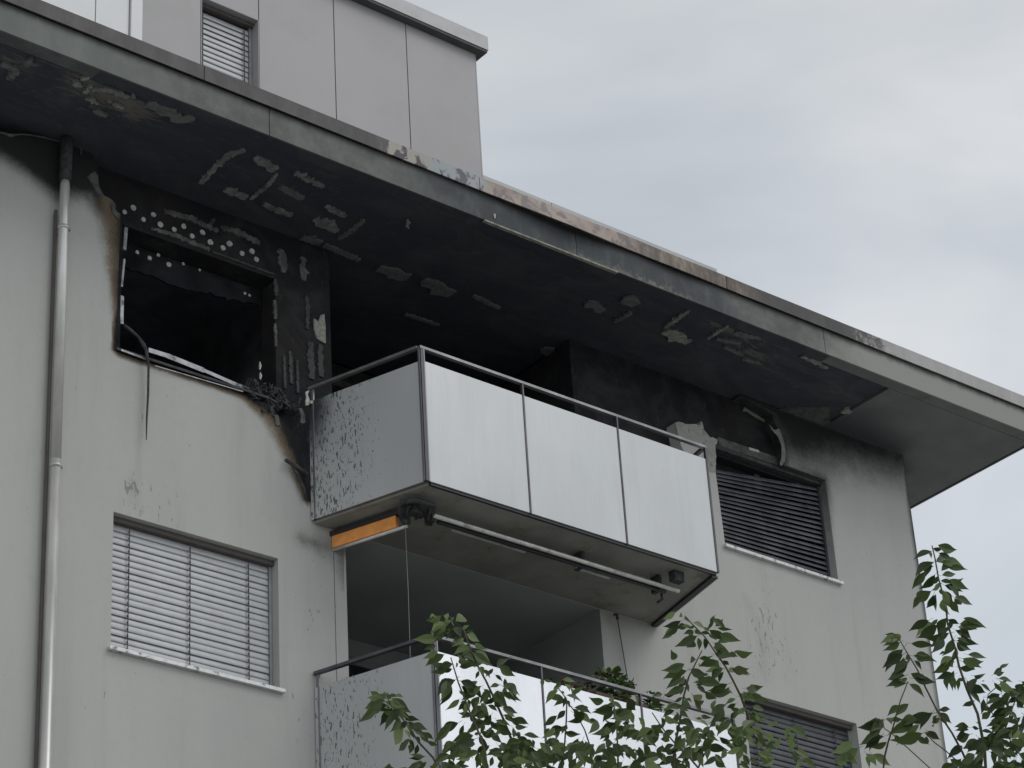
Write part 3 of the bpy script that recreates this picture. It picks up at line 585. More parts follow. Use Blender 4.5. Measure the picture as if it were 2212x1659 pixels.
def disc(x, y, yy, r, m, parent):
    c = aty(*zA(x, y), yy); n = 9; poly = [(c[0]+r*(1+g.normal(0,.07))*math.cos(2*math.pi*k/n), c[2]+r*(1+g.normal(0,.07))*math.sin(2*math.pi*k/n)) for k in range(n)]
    q = MB(); q.slabxz(poly, yy-0.008, yy+0.0); return q.build('anchor_disc', m, parent)
for x, y in ((287,137),(200,178),(385,250),(483,203),(552,300),(688,348),(780,318),(863,412),(965,378),(1042,472),(1165,528),(1230,487),(1352,583),(1450,562),(1493,642)):
    disc(x, y, INS-0.001, 0.027+g.uniform(-.003,.004), M['disc'], bld)
for x, y, r in ((325,572,.020),(445,630,.024),(530,598,.018),(632,692,.026),(775,685,.016),(937,745,.013),(1380,975,.014),(1425,995,.014)): disc(x, y, INS+0.198, r, M['disc'], bwo)

DK = [0]
def dab_wall(pts, wpx, m, yy, name='mortar_dab', parent=None, jag=0.28):
    P = Wp(*pts, y=yy); q = MB(); DK[0] += 1; q.slabxz(blob(P, wpx/236.0, g, jag), yy-0.010-0.0005*DK[0], yy+0.002); return q.build(name, m, parent or bld)
for pts, wd, m in (([(353,456),(410,472),(470,500)],13,'dab'),([(452,487),(462,474)],9,'dab_dim'),([(477,491),(520,505),(560,527)],16,'dab'),([(325,495),(380,510),(452,540)],11,'dab'),([(458,545),(500,560),(592,594)],5,'dab_dim')):
    dab_wall(pts, wd, M[m.replace('dab','dab_wall')], INS-0.001)
for pts, wd, m in (([(607,540),(611,590)],22,'dab'),([(653,556),(655,607)],18,'dab'),([(661,640),(664,660),(662,712)],10,'dab_dim'),([(594,605),(596,640)],9,'dab_dim'),([(592,650),(594,690)],8,'dab'),([(593,700),(595,750)],6,'dab'),
                   ([(626,760),(628,830)],9,'dab_dim'),([(668,740),(672,820)],16,'dab_dim'),([(690,745),(692,815)],14,'dab_dim'),([(640,780),(642,850)],7,'dab_dim'),([(612,770),(614,840)],6,'dab_dim')):
    dab_wall(pts, wd, M[m.replace('dab','dab_wall')], INS-0.001)
poly = [zA(*p) for p in ((2050,1225),(2072,1240),(2095,1262),(2112,1195),(2150,1182),(2162,1300),(2165,1470),(2120,1450),(2080,1420),(2052,1335))]
q = MB(); q.slabxz([(p[0], p[1]) for p in reversed(Wp(*poly, y=INS-0.001))], INS-0.02, INS-0.002); q.build('mortar_dab', M['dab_pale'], bld, label='pale scrap of mortar on the charred pier')

def dab_soffit(pts, wpx, m, z=None, under=0.010):
    z = z if z is not None else ZS+0.025; P = [tuple(atz(u, v, z)[:2]) for u, v in pts]; q = MB(); DK[0] += 1; q.prism(blob(P, wpx, g), z-under-0.0004*DK[0], z+0.002); ob = q.build('mortar_dab', M[m], bld); recalc(ob.data); return ob
S1 = lambda *p: [(x/3.0, y/3.0) for x, y in p]; S4 = lambda *p: [(585.2+x/3.0, 390.1+y/3.0) for x, y in p]; S5 = lambda *p: [(1170.4+x/3.0, 438.9+y/3.0) for x, y in p]
for pts, wd, m in ((S1((1585,965),(1480,1000),(1400,1070),(1300,1185)),.065,'dab'),(S1((1650,1015),(1715,1055),(1790,1095)),.10,'dab'),(S1((1795,1120),(1740,1190),(1625,1285)),.04,'dab'),(S1((1460,1220),(1600,1275)),.09,'dab'),
                   (S1((1915,1110),(2095,1205)),.07,'dab'),(S1((1815,1200),(1960,1285)),.08,'dab_dim'),(S1((1700,1320),(1890,1390)),.07,'dab'),(S1((2110,1330),(2240,1395)),.06,'dab'),(S1((2050,1410),(2190,1490)),.11,'dab'),
                   (S1((1960,1530),(2080,1570)),.10,'dab_dim'),(S1((2100,1580),(2330,1680)),.06,'dab_dim'),(S4((700,560),(890,620)),.15,'dab_dim'),(S4((990,640),(1170,730)),.17,'dab_dim'),(S4((870,860),(1090,930)),.04,'dab_dim'),
                   (S4((440,370),(560,290),(600,250)),.05,'dab_dim'),(S4((1310,740),(1480,820)),.05,'dab_dim'),(S4((1760,1080),(1930,1160)),.14,'dab_dim'),
                   (S5((290,635),(400,690)),.12,'dab_dim'),(S5((960,680),(795,800)),.05,'dab'),(S5((1210,780),(1075,870)),.035,'dab'),(S5((800,822),(940,898)),.12,'dab_pale'),(S5((1250,830),(1340,850),(1420,865)),.07,'dab_dim'),(S5((1680,985),(1760,1010),(1850,1060)),.06,'dab'),
                   (S5((1130,870),(1290,900)),.05,'dab_dim'),(S5((1180,920),(1300,975)),.04,'dab_dim'),(S5((1300,1000),(1420,1030)),.04,'dab_dim'),(S5((540,600),(600,650)),.15,'dab_dim'),(S5((580,700),(470,760)),.05,'dab_dim'),(S5((1950,1335),(2000,1345)),.10,'dab_pale'),
                   (S1((600,570),(720,570),(830,620)),.06,'dab'),(S1((560,620),(640,660)),.05,'dab'),(S1((700,640),(800,690)),.04,'dab'),(S1((550,590),(590,545)),.04,'dab'),(S1((610,700),(690,740)),.05,'dab_dim'),(S1((470,520),(530,545)),.05,'dab'),(S1((545,485),(560,500)),.08,'dab_pale'),
                   (S1((10,400),(100,440),(60,500)),.07,'dab_dim'),(S1((860,590),(870,620)),.04,'dab'),(S1((180,375),(200,390)),.06,'dab_dim'),(S1((960,650),(1150,740),(1260,760)),.12,'dab_dim')):
    dab_soffit(pts, wd, m)
tri = S5((1540,1333),(1590,1320),(1700,1322),(1858,1312),(1868,1345),(1860,1388),(1830,1392),(1820,1402),(1868,1404),(1884,1445),(1862,1458))
q = MB(); q.prism([tuple(atz(u, v, ZS+0.024)[:2]) for u, v in tri], ZS+0.004, ZS+0.0245); ob = q.build('soffit_scrap', M['torn_dark'], bld, label='triangular scrap of grey soffit left by the wall'); recalc(ob.data)

# torn strips of plaster skin hanging round the hole
def skin(pts, yy, m, name='torn_plaster', th=0.012):
    q = MB(); q.slabxz(Wp(*pts, y=yy), yy, yy+th); ob = q.build(name, m, bld); recalc(ob.data); return ob
skin([gR(*p) for p in ((1000,92),(1060,105),(1120,135),(1180,165),(1196,175),(1215,235),(1245,290),(1215,300),(1180,262),(1100,220),(1040,180),(1010,175),(1025,140))], INS-0.02, M['flap'])
skin([gR(*p) for p in ((1180,262),(1215,300),(1245,290),(1262,330),(1280,385),(1288,455),(1284,500),(1262,532),(1250,520),(1262,470),(1262,400),(1240,345),(1205,305))], -0.012, M['flap'], th=0.005)
skin([gR(*p) for p in ((574,250),(600,246),(640,262),(700,266),(730,272),(748,250),(760,300),(800,348),(815,345),(846,362),(832,400),(836,470),(834,572),(800,572),(790,500),(770,430),(720,400),(600,366),(592,335))], -0.006, M['torn'], th=0.0055)
q = MB(); a, b = aty(*gR(845,375), INS-0.03), aty(*gR(1240,510), INS-0.03); q.bar(a, b, 0.03, 0.10); q.build('blind_box', M['torn_dark'], bld, label='grey blind box exposed above the crooked blind')
q = MB(); a, b = aty(*gR(1050,420), INS-0.05), aty(*gR(1115,440), INS-0.05); q.bar(a, b, 0.008, 0.03); q.build('box_label', M['paleash'], bld)
tl = [aty(u, v, -0.01) for u, v in ((0,286),(12,289),(22,293),(45,290),(70,292),(100,298),(130,306),(159,313),(170,317),(176,324),(174,336))]
q = MB(); q.tube(tl, [0.010,0.012,0.02,0.007,0.007,0.009,0.009,0.006,0.006,0.011,0.006], 5); q.build('torn_mesh_edge', M['torn_dark'], bld)
cr_ = [zA(*p) for p in ((70,95),(95,70),(110,95),(98,150),(125,175),(155,185),(165,215),(140,245),(115,215),(85,175))]
skin(cr_, -0.012, M['torn_dark'])
skin([(195,376),(205,370),(212,380),(213,400),(222,420),(215,424),(200,400),(188,382)], -0.008, M['torn_dark'])
F4 = lambda x, y: (526.7+x*0.20576, 780.2+y*0.20576)
skin([F4(*p) for p in ((575,490),(610,495),(640,560),(650,640),(620,655),(595,640),(605,570))], -0.02, M['torn_dark'])
skin([F4(*p) for p in ((650,320),(690,305),(672,350),(690,400),(690,455),(655,465),(650,420),(660,380))], -0.04, M['paleash'])
skin([F4(*p) for p in ((700,440),(700,412),(740,420),(780,410),(790,428),(745,448))], -0.06, M['paleash'])
skin([F4(*p) for p in ((320,560),(360,565),(380,640),(385,672),(345,675),(330,620))], -0.01, M['torn_dark'])

# ------------------------------------------------------------------ balconies
zpb = aty(1554,1236,YB)[2]; zpt = 0.5*(aty(914,777,YB)[2]+aty(1524,991,YB)[2]); zrl = 0.5*(aty(912,745,YB)[2]+aty(1520,966,YB)[2])
cl = aty(918,900,YB)[0]; crx = aty(1540,1115,YB)[0]; m1 = aty(1138,960,YB)[0]; m2 = aty(1344,1030,YB)[0]
WL, WR = (12.07, 0.0), (16.10, 0.0)
def gpanel(name, p0, p1, z0, z1, th, mat, parent, fields=None, nx=10, nz=10):
    p0, p1 = np.array(p0, float), np.array(p1, float); d = (p1-p0)/np.linalg.norm(p1-p0); nrm = np.array([-d[1], d[0]])*th; V = []
    for s in (0, 1):
        for j in range(nz+1):
            for i in range(nx+1):
                xy = p0 + (p1-p0)*i/nx + nrm*s; V.append((xy[0], xy[1], z0+(z1-z0)*j/nz))
    n = (nx+1)*(nz+1); F = []
    for j in range(nz):
        for i in range(nx):
            a = j*(nx+1)+i; F += [(a, a+1, a+nx+2, a+nx+1), (n+a+1, n+a, n+a+nx+1, n+a+nx+2)]
    for i in range(nx): F += [(i+1, i, n+i, n+i+1), (nz*(nx+1)+i, nz*(nx+1)+i+1, n+nz*(nx+1)+i+1, n+nz*(nx+1)+i)]
    for j in range(nz): a = j*(nx+1); b = a+nx; F += [(a, a+nx+1, n+a+nx+1, n+a), (b+nx+1, b, n+b, n+b+nx+1)]
    V = np.array(V); me, o = mesh(name, V, F, mat, fields(V) if fields else None); return link(name, me, o, parent)
def side_fields_up(V):
    s = np.clip((V[:,0]-WL[0])/(cl-WL[0]), 0, 1); h = (V[:,2]-zpb)/(zpt-zpb)
    sp = np.clip(1.00 - 0.32*s - 1.6*np.clip(s-0.42, 0, 1) - 0.10*np.abs(h-0.5), 0, 1); sm = np.clip(1.25 - 3.0*np.hypot(s*1.35, (h-1.0)*0.60), 0, 1)
    return dict(speck=sp, smoke_shade=np.maximum(sm, 0.22*np.clip(1-1.3*s, 0, 1)))
def side_fields_low(V):
    s = np.clip((V[:,0]-WL[0])/(cl-WL[0]), 0, 1); return dict(speck=np.clip(0.86-0.25*s-1.2*np.clip(s-0.35,0,1), 0, 1), smoke_shade=np.zeros(len(V)))
def plain(V): return dict(speck=np.full(len(V), 0.02), smoke_shade=np.zeros(len(V)))
def balcony(dz, sf, label, burned):
    z = lambda v: v+dz
    s = MB(); i = 0.03; s.prism([(cl+i, YB+0.05), (crx-i, YB+0.05), (WR[0]-i, -0.001), (WL[0]+i, -0.001)], z(SLAB_Z), z(SLAB_Z+0.19))
    so = s.build('balcony', M['slab'], bld, label=label)
    t = 0.006; y = YB+0.008
    xs = [cl+0.030, m1-0.010, m1+0.010, m2-0.010, m2+0.010, crx-0.012]
    for k in range(3): gpanel('glass_panel', (xs[2*k], y), (xs[2*k+1], y), z(zpb), z(zpt), 0.012, M['glass_front'] if burned else M['glass_low'], so, plain)
    gpanel('glass_panel', (WL[0], -0.012), (cl-0.016, YB+0.045), z(zpb), z(zpt), 0.012, M['glass_side'], so, sf, 16, 16)['label'] = 'grey side panel with dark peeled flecks' if burned else 'grey side panel with a few dark flecks'
    gpanel('glass_panel', (crx, YB+0.03), (WR[0], -0.012), z(zpb), z(zpt), 0.012, M['glass_front'], so, plain)
    # posts: a double corner post and thin middle posts
    q = MB(); q.box(cl-0.014, YB, z(zpb-0.004), cl+0.012, YB+0.04, z(zrl-0.02)); q.build('post', M['post'], so, label='dark double corner post')
    q = MB(); q.box(cl+0.014, YB-0.002, z(zpb-0.004), cl+0.026, YB+0.03, z(zrl-0.02)); q.build('post', M['rail'], so)
    q = MB(); q.box(cl-0.024, YB+0.012, z(zpb-0.004), cl-0.0155, YB+0.035, z(zrl-0.02)); q.build('post', M['rail'], so)
    for x in (m1, m2): q = MB(); q.box(x-0.008, YB+0.0, z(zpb-0.004), x+0.008, YB+0.03, z(zrl-0.02)); q.build('post', M['post'], so)
    q = MB(); q.box(crx-0.010, YB+0.0, z(zpb-0.004), crx+0.010, YB+0.028, z(zrl-0.02)); q.build('post', M['post'], so)
    q = MB(); q.box(WL[0]+0.010, -0.06, z(zpb), WL[0]+0.026, -0.02, z(zrl-0.02)); q.build('post', M['rail'], so)
    r = 0.019
    q = MB(); q.bar((cl-0.02, YB+0.02, z(zrl-0.003)), (crx+0.012, YB+0.02, z(zrl-0.003)), 0.04, 0.026); q.build('handrail', M['rail'], so)
    q = MB(); q.bar((cl-0.022, YB+0.035, z(zrl-0.003)), (WL[0]+0.005, -0.01, z(zrl-0.003)), 0.04, 0.028); q.build('handrail', M['post'] if not burned else M['rail'], so)
    q = MB(); q.bar((crx+0.005, YB+0.045, z(zrl-0.003)), (WR[0], -0.01, z(zrl-0.003)), 0.04, 0.028); q.build('handrail', M['post'], so)
    # dark steel angle round the underside
    q = MB(); q.bar((cl+0.05, YB+0.034, z(SLAB_Z+0.02)), (crx-0.012, YB+0.034, z(SLAB_Z+0.02)), 0.026, 0.05); q.bar((crx-0.03, YB+0.035, z(SLAB_Z-0.008)), (WR[0]-0.025, -0.008, z(SLAB_Z-0.008)), 0.05, 0.045); q.build('edge_angle', M['black'], so)
    q = MB(); q.bar((crx+0.018, YB+0.035, z(SLAB_Z-0.012)), (WR[0]+0.02, -0.008, z(SLAB_Z-0.012)), 0.012, 0.02); q.build('edge_trim', M['rail'], so)
    return so
balcony(0, side_fields_up, 'upper balcony with pale glass front and flecked side', True)
balcony(-STOREY, side_fields_low, 'lower balcony with bright glass front behind the cherry shoots', False)
# fine vertical joint in the render left of the loggia
jx = aty(722,1250)[0]; q = MB(); q.box(jx-0.002, -0.003, 9.0, jx+0.002, 0.0005, 12.1); q.build('render_joint', M['torn_dark'], bld)

# ------------------------------------------------------------------ downpipe
xp = aty(120,1000,-0.09)[0]; ztp = aty(140,391,-0.09)[2]
dp = MB(); n = 14
dp.tube([(xp,-0.09,0.3),(xp,-0.09,4.0),(xp,-0.09,8.0),(xp,-0.09,12.05)], 0.048, n); dpo = tag(dp.build('downpipe', M['zinc'], None, True), 'bright zinc downpipe with soot at its top, fixed to the left of the facade', 'downpipe')
q = MB(); q.tube([(xp,-0.09,12.051),(xp,-0.09,ztp-0.05),(xp,-0.09,ztp)], [0.044,0.044,0.036], n); q.build('upper_pipe', M['zinc'], dpo, True)
q = MB(); q.box(xp-0.066, -0.058, 0.3, xp-0.044, -0.030, ztp-0.30); q.build('pipe_shade_strip', M['head'], dpo, label='brown strip behind the pipe')  # brown strip modelled in place of the pipe's shade on the wall
for z in (11.98, 9.0, 6.0, 3.0, 14.3):
    q = MB(); q.tube([(xp,-0.09,z),(xp,-0.09,z+0.03)], 0.053, n); b_ = q.build('pipe_clamp', M['zinc'], dpo, True)
    q = MB(); q.box(xp+0.05, -0.09-0.008, z+0.005, xp+0.062, 0.0, z+0.025); q.build('clamp_arm', M['black'], b_)
q = MB(); q.tube([(xp,-0.09,ztp+0.001),(xp,-0.085,ztp+0.03),(xp+0.01,-0.08,ztp+0.35),(xp,-0.08,ZS+0.02)], [0.05,0.055,0.055,0.05], 10); q.build('pipe_head', M['charmetal'], dpo, True, label='blackened upper length of the pipe')

# ------------------------------------------------------------------ awnings under the upper balcony
za = SLAB_Z-0.065
A0, A1 = atz(720.5,1158,za), atz(857.5,1113,za)
dA = (A1-A0); dA /= np.linalg.norm(dA)
aw = thing('side_awning', (A0[0], A0[1], za-0.2), 'orange roller awning furled under the left side of the upper balcony', 'awning')
hA = 0.125
q = MB(); q.bar(A0+np.array([0,0,-hA/2]), A1+np.array([0,0,-hA/2]), 0.05, hA); q.build('awning_cloth', M['orange'], aw)
q = MB(); B0, B1 = A0-dA*0.05+np.array([0,0,-hA-0.012]), A1+dA*0.10+np.array([0,0,-hA-0.012]); q.tube([B0, B1], 0.015, 10); q.build('bottom_bar', M['bar'], aw, True)
q = MB(); q.bar(A0-dA*0.03+np.array([0,0,0.012]), A1+dA*0.06+np.array([0,0,0.012]), 0.075, 0.045); q.build('awning_cassette', M['black'], aw)
q = MB(); q.bar(A0-dA*0.02+np.array([0,0,0.02]), A0-dA*0.02+np.array([0,0,-0.12]), 0.03, 0.03, (0,1,0)); q.build('bracket', M['black'], aw)
q = MB(); e1 = A1+dA*0.08; q.tube([e1+np.array([0,0,0.05]), e1+np.array([0.0,0,-0.06]), e1+np.array([0.03,0,-0.11])], [0.045,0.05,0.03], 9); q.build('bracket', M['charmetal'], aw, True)
zf = SLAB_Z-0.13
F0, F1 = atz(938,1114,zf), atz(1466,1277,zf)
fa = thing('front_awning', ((F0[0]+F1[0])/2, F0[1], zf-0.1), 'long furled awning with pale front bar under the upper balcony', 'awning')
q = MB(); q.tube([F0, F1], 0.020, 12); q.build('front_bar', M['bar'], fa, True)
off = np.array([0, 0.055, -0.014])
q = MB(); q.tube([F0+off+np.array([.08,0,0]), F1+off-np.array([.12,0,0])], 0.020, 10); q.build('roller_tube', M['black'], fa, True)
q = MB(); q.bar(F0+np.array([.28,.11,-0.01]), F0+np.array([1.10,.11,-0.01]), 0.03, 0.02); q.build('folding_arm', M['bar'], fa)
q = MB(); q.bar(F1+np.array([-1.15,.11,-0.01]), F1+np.array([-.75,.11,-0.01]), 0.03, 0.02); q.build('folding_arm', M['bar'], fa)
for x, h in ((F0[0]+0.02,0.13),(F0[0]+1.72,0.13),(F1[0]-0.20,0.13)):
    q = MB(); q.box(x-0.02, F0[1]+0.03, zf-0.03, x+0.02, F0[1]+0.14, SLAB_Z-0.002); q.build('bracket', M['charmetal'], fa)
q = MB(); q.tube([F1+np.array([-.14,.09,-.02]), F1+np.array([-.12,.10,-.07]), F1+np.array([-.17,.12,-.11])], 0.013, 7); q.build('crank_eye', M['black'], fa, True)
q = MB(); q.box(F1[0]-0.16, F0[1]-0.13, zf+0.03, F1[0]-0.04, F0[1]-0.05, SLAB_Z-0.001); q.build('bracket', M['charmetal'], fa)
# corner gearbox with scorched cable loops
cg = thing('awning_corner_bracket', (F0[0]-0.12, F0[1], zf-0.05), 'scorched twisted bracket cluster between the two awnings', 'bracket')
for pts, r in ((((868,1086),(862,1100),(868,1122),(880,1128)),0.018),(((885,1090),(878,1108),(884,1126)),0.014),(((895,1092),(905,1110),(898,1122)),0.013),(((915,1088),(930,1098),(925,1118),(932,1134)),0.016),(((865,1086),(900,1080),(940,1092)),0.026)):
    q = MB(); q.tube([atz(u, v, zf+0.06-(v-1086)*0.002) for u, v in pts], r, 7); q.build('scorched_arm', M['charmetal'], cg, True)
q = MB(); c0, c1 = atz(885,1098,zf+0.05), atz(915,1108,zf+0.05); q.bar(c0, c1, 0.09, 0.09); q.build('gearbox', M['charmetal'], cg)
# pull cord and crank rod
c0 = B1-dA*0.02; q = MB(); q.tube([c0, c0+np.array([0.003,-0.002,-0.6]), c0+np.array([-0.004,0.0,-1.45])], 0.0032, 6); tag(q.build('pull_cord', M['cordgrey'], None), 'thin pale cord hanging from the orange awning to the lower balcony', 'cord')
r0, r1 = aty(1334,1338,-0.06), aty(1355,1462,-0.06); cr0 = thing('crank_rod', r1, 'thin metal crank rod standing against the wall right of the loggia', 'rod')
q = MB(); q.tube([r0, r1], 0.006, 7); q.build('rod', M['post'], cr0); q = MB(); q.tube([r0+np.array([0,0,0]), r0+np.array([-.02,-.02,.04]), r0+np.array([-.045,0,.035])], 0.016, 7); q.build('hook', M['black'], cr0)
q = MB(); q.tube([r0+np.array([0.035,0.04,-0.02]), r1+np.array([0.035,0.04,0])], 0.004, 6); q.build('guide_wire', M['bar'], cr0)

# ------------------------------------------------------------------ debris
q = MB(); q.tube([aty(u, v, y) for u, v, y in ((266,702,.05),(285,716,.03),(300,730,.0),(310,745,-.04),(316,758,-.06),(321,790,-.06),(320,850,-.05),(317,905,-.05),(316,950,-.05))], [.02,.017,.014,.020,.016,.012,.011,.009,.004], 6)
tag(q.build('charred_strip', M['charmetal'], None, True), 'charred strip dangling over the sill of the burned-out window', 'debris')
q = MB()
for k in range(110):
    u, v = 538+g.normal(0,20)+k*0.75, 830+g.normal(0,8)+k*0.50; p = aty(u, v, g.uniform(-.03,.12)); d = g.normal(0,1,3); d /= np.linalg.norm(d); l = g.uniform(.03,.12)
    q.bar(p-d*l/2, p+d*l/2, g.uniform(.008,.035), g.uniform(.004,.014), tuple(g.normal(0,1,3)))
tag(q.build('charred_debris', M['charmetal'], None), 'heap of charred scraps on the right end of the burned window sill', 'debris', kind='stuff')
for u, v, l in ((561,790,.04),(562,812,.035)):
    q = MB(); p = aty(u, v, .05); q.tube([p-np.array([0,0,l]), p+np.array([.006,0,0]), p+np.array([0,0,l])], [.006,.014,.005], 6)
    tag(q.build('ash_scrap', M['paleash'], None), 'upper pale scrap standing over the charred heap in the burned window' if v < 800 else 'lower pale scrap standing over the charred heap in the burned window', 'debris', 'pale scraps in the burned window')
q = MB(); q.tube([aty(616,993,-.05), aty(640,1008,-.06), aty(664,1026,-.07)], [.016,.022,.022], 8); a_ = tag(q.build('charred_bracket', M['charmetal'], None, True), 'charred metal arm sticking out left of the upper balcony', 'bracket')
q = MB(); q.tube([aty(632,1008,-.05), aty(645,1030,-.05), aty(656,1055,-.05), aty(662,1078,-.05)], [.012,.013,.014,.010], 7); q.build('lower_arm', M['charmetal'], a_, True)
q = MB(); q.tube([aty(883,462,-.9), aty(878,470,-.9), aty(876,480,-.9), aty(884,488,-.9), aty(893,463,-.9)], [.006,.014,.012,.006,.004], 6); q.V = [tuple(v) for v in q.V]
hk = atz(880,474,ZS+0.02); q = MB(); q.tube([hk, hk+np.array([.012,0,-.03]), hk+np.array([.002,.01,-.07]), hk+np.array([.012,.0,-.095])], [.012,.020,.016,.006], 6); tag(q.build('dangling_scrap', M['dab'], None), 'small pale scrap dangling from the burned soffit', 'debris')
hk = aty(1068,463,YF-0.004); q = MB(); q.tube([hk, hk+np.array([0,-.004,-.05])], [.012,.006], 6); tag(q.build('paint_flake', M['paleash'], None), 'small white flake stuck to the blackened fascia', 'debris')

# ------------------------------------------------------------------ things on the lower balcony
zfl = 9.63
def leafblade(L_=1.0, wd=0.42, arch=0.22, fold=0.20, n=5, sickle=0.0):
    V = []; F = []
    prof = {5: [0.0,0.72,1.0,0.74,0.30,0.0], 7: [0.0,0.55,0.90,1.0,0.84,0.52,0.20,0.0]}[n]
    for i in range(n+1):
        t = i/n; z = -arch*t*t; w_ = wd/2*prof[i]; yc = sickle*(t-t*t)
        if i in (0, n): V.append((t*L_, yc*L_, z*L_))
        else: V += [(t*L_, (yc+w_)*L_, (z+fold*w_)*L_), (t*L_, yc*L_, z*L_), (t*L_, (yc-w_)*L_, (z+fold*w_)*L_)]
    F += [(0,2,1),(0,3,2)]
    for i in range(n-2): a = 1+3*i; F += [(a, a+1, a+4, a+3), (a+1, a+2, a+5, a+4)]
    a = 1+3*(n-2); F += [(a, a+1, a+3), (a+1, a+2, a+3)]
    return V, F
def orient(V, base, ax, up, sc=1.0, side=1.0):
    x = ax/np.linalg.norm(ax); y = np.cross(up, x); y /= np.linalg.norm(y); z = np.cross(x, y)
    return np.array(V) @ np.array([x*sc, y*sc*side, z*sc]) + base
def bush(name, c, rad, n, ls, mat, label, cat, flowers=0, pot=None, group=None):
    t = thing(name, (c[0], c[1], c[2]-rad[2]-0.15), label, cat, group); mb = MB(); LV, LF = leafblade(1, 0.7, 0.2)
    for k in range(n):
        d = g.normal(0,1,3); d /= np.linalg.norm(d); p = c + d*np.array(rad)*g.uniform(0.35,1.0)
        mb.add(orient(LV, p, d+g.normal(0,.6,3)+np.array([0,-.2,-.1]), g.normal(0,.4,3)+np.array([0,-.5,1.0]), ls*g.uniform(.7,1.2)), LF)
    mb.build('foliage', mat, t, kind='stuff')
    if flowers:
        fm = MB()
        for k in range(flowers):
            d = g.normal(0,1,3); d[2] = abs(d[2]); d /= np.linalg.norm(d); p = c + d*np.array(rad)*g.uniform(.9,1.25)
            for j in range(4): fm.add(orient(LV, p, g.normal(0,1,3), g.normal(0,1,3), 0.035), LF)
        fm.build('blossom', M['petal'], t, kind='stuff')
    if pot: q = MB(); px, py, pz, ph = pot; q.prism([(c[0]-px,c[1]-py),(c[0]+px,c[1]-py),(c[0]+px,c[1]+py),(c[0]-px,c[1]+py)], c[2]-rad[2]-ph, c[2]-rad[2]*0.6); q.build('planter', M['pot'], t)
    return t
cz = aty(1325,1490,YB+0.25)
bush('potted_geranium', np.array([cz[0], YB+0.25, cz[2]]), (0.20,0.14,0.19), 330, 0.075, M['leaf_pot'], 'bushy green plant with dark purple blossom at the lower balcony rail', 'plant', 16, (0.3,0.1,0,0.2))
cz = aty(1405,1520,YB+0.30)
bush('dark_potted_plant', np.array([cz[0], YB+0.3, cz[2]-.05]), (0.10,0.10,0.16), 120, 0.06, M['leaf'], 'small dark plant at the right end of the lower balcony rail', 'plant', 4, (0.12,0.1,0,0.2))
for (u, v, lab) in ((1245,1475,'reddish low plant behind the middle of the lower balcony rail'),(1090,1450,'reddish low plant right of the corner post of the lower balcony')):
    cz = aty(u, v, YB+0.25); bush('balcony_plant', np.array([cz[0], YB+0.25, cz[2]-.10]), (0.36,0.10,0.08), 200, 0.05, M['leaf_rust'], lab, 'plant', 6, (0.4,0.1,0,0.18), 'reddish plants along the lower balcony rail')
cz = aty(775,1462,-0.1); bush('autumn_plant', np.array([cz[0]+.05, -0.1, cz[2]-.12]), (0.22,0.14,0.13), 220, 0.06, M['leaf_rust'], 'rust and green plant in the left corner of the lower balcony', 'plant', 0, (0.2,0.12,0,0.2))
c = atz(818,1455,10.55); q = MB(); q.box(c[0]-.16, 0.15, 9.63, c[0]+.16, 0.45, 10.75); cb = tag(q.build('storage_cabinet', M['boxblue'], None), 'blue grey cabinet standing in the lower loggia', 'cabinet')
q = MB(); q.box(c[0]-.165, 0.14, 10.752, c[0]+.165, 0.46, 10.775); q.build('lid', M['boxblue'], cb)
c = aty(806,1432,0.3); q = MB(); q.tube([(c[0],.3,10.776),(c[0],.3,10.80),(c[0],.3,10.86),(c[0],.3,10.89)], [.06,.075,.07,.03], 12); tag(q.build('white_pot', M['white'], None, True), 'small white pot on top of the blue grey cabinet', 'pot')
ch = thing('folding_chair', (13.35, 0.5, zfl), 'dark folding chair standing in the lower loggia', 'chair')
for x in (13.15, 13.55):
    q = MB(); q.tube([(x,0.35,zfl),(x,0.75,zfl+1.22)], 0.016, 7); q.build('leg', M['black'], ch)
    q = MB(); q.tube([(x,0.8,zfl),(x,0.4,zfl+0.46)], 0.016, 7); q.build('leg', M['black'], ch)
q = MB(); q.box(13.14, 0.35, zfl+0.45, 13.56, 0.75, zfl+0.475); q.build('seat', M['black'], ch)
for k in range(4): q = MB(); q.box(13.17, 0.60+k*0.035, zfl+0.78+k*0.11, 13.53, 0.615+k*0.035, zfl+0.85+k*0.11); q.build('slat', M['black'], ch)

# ------------------------------------------------------------------ cherry trees in front of the facade
LM = []
for i, (wd, ar, fo) in enumerate(((0.39,0.16,0.30),(0.43,0.26,0.40),(0.36,0.34,0.25),(0.41,0.08,0.5))):
    V, F = leafblade(1.0, wd, ar, fo, 7, (0.35,-0.35,0.2,-0.15)[i]); LM.append((V, F))
MESHES = {}
def leaf_mesh(i, young):
    key = (i, young)
    if key not in MESHES:
        V, F = LM[i]; V = list(V); F = list(F); b = len(V)
        V += [(-0.22,0.008,0.03),(-0.22,-0.008,0.03),(0.02,0.008,0.0),(0.02,-0.008,0.0)]; F.append((b, b+1, b+3, b+2))
        me = bpy.data.meshes.new('leaf'); me.from_pydata(V, [], F); me.materials.append(M['leaf_young'] if young else M['leaf']); me.polygons.foreach_set('use_smooth', [True]*len(me.polygons)); MESHES[key] = me
    return MESHES[key]
def leaf_frame(base, tip, gg):
    ax = tip-base; L_ = np.linalg.norm(ax); x = ax/L_; view = base-CAM; view /= np.linalg.norm(view)
    side = np.cross(x, view); side /= np.linalg.norm(side)
    up = np.cross(side, x)                                   # normal facing along/against view
    if up @ view > 0: up = -up
    nrm = up*gg.uniform(0.7,1.0) + side*gg.normal(0,0.40) + np.array([0,0,0.2])
    y = np.cross(nrm, x); y /= np.linalg.norm(y); z = np.cross(x, y); return x, y, z, L_
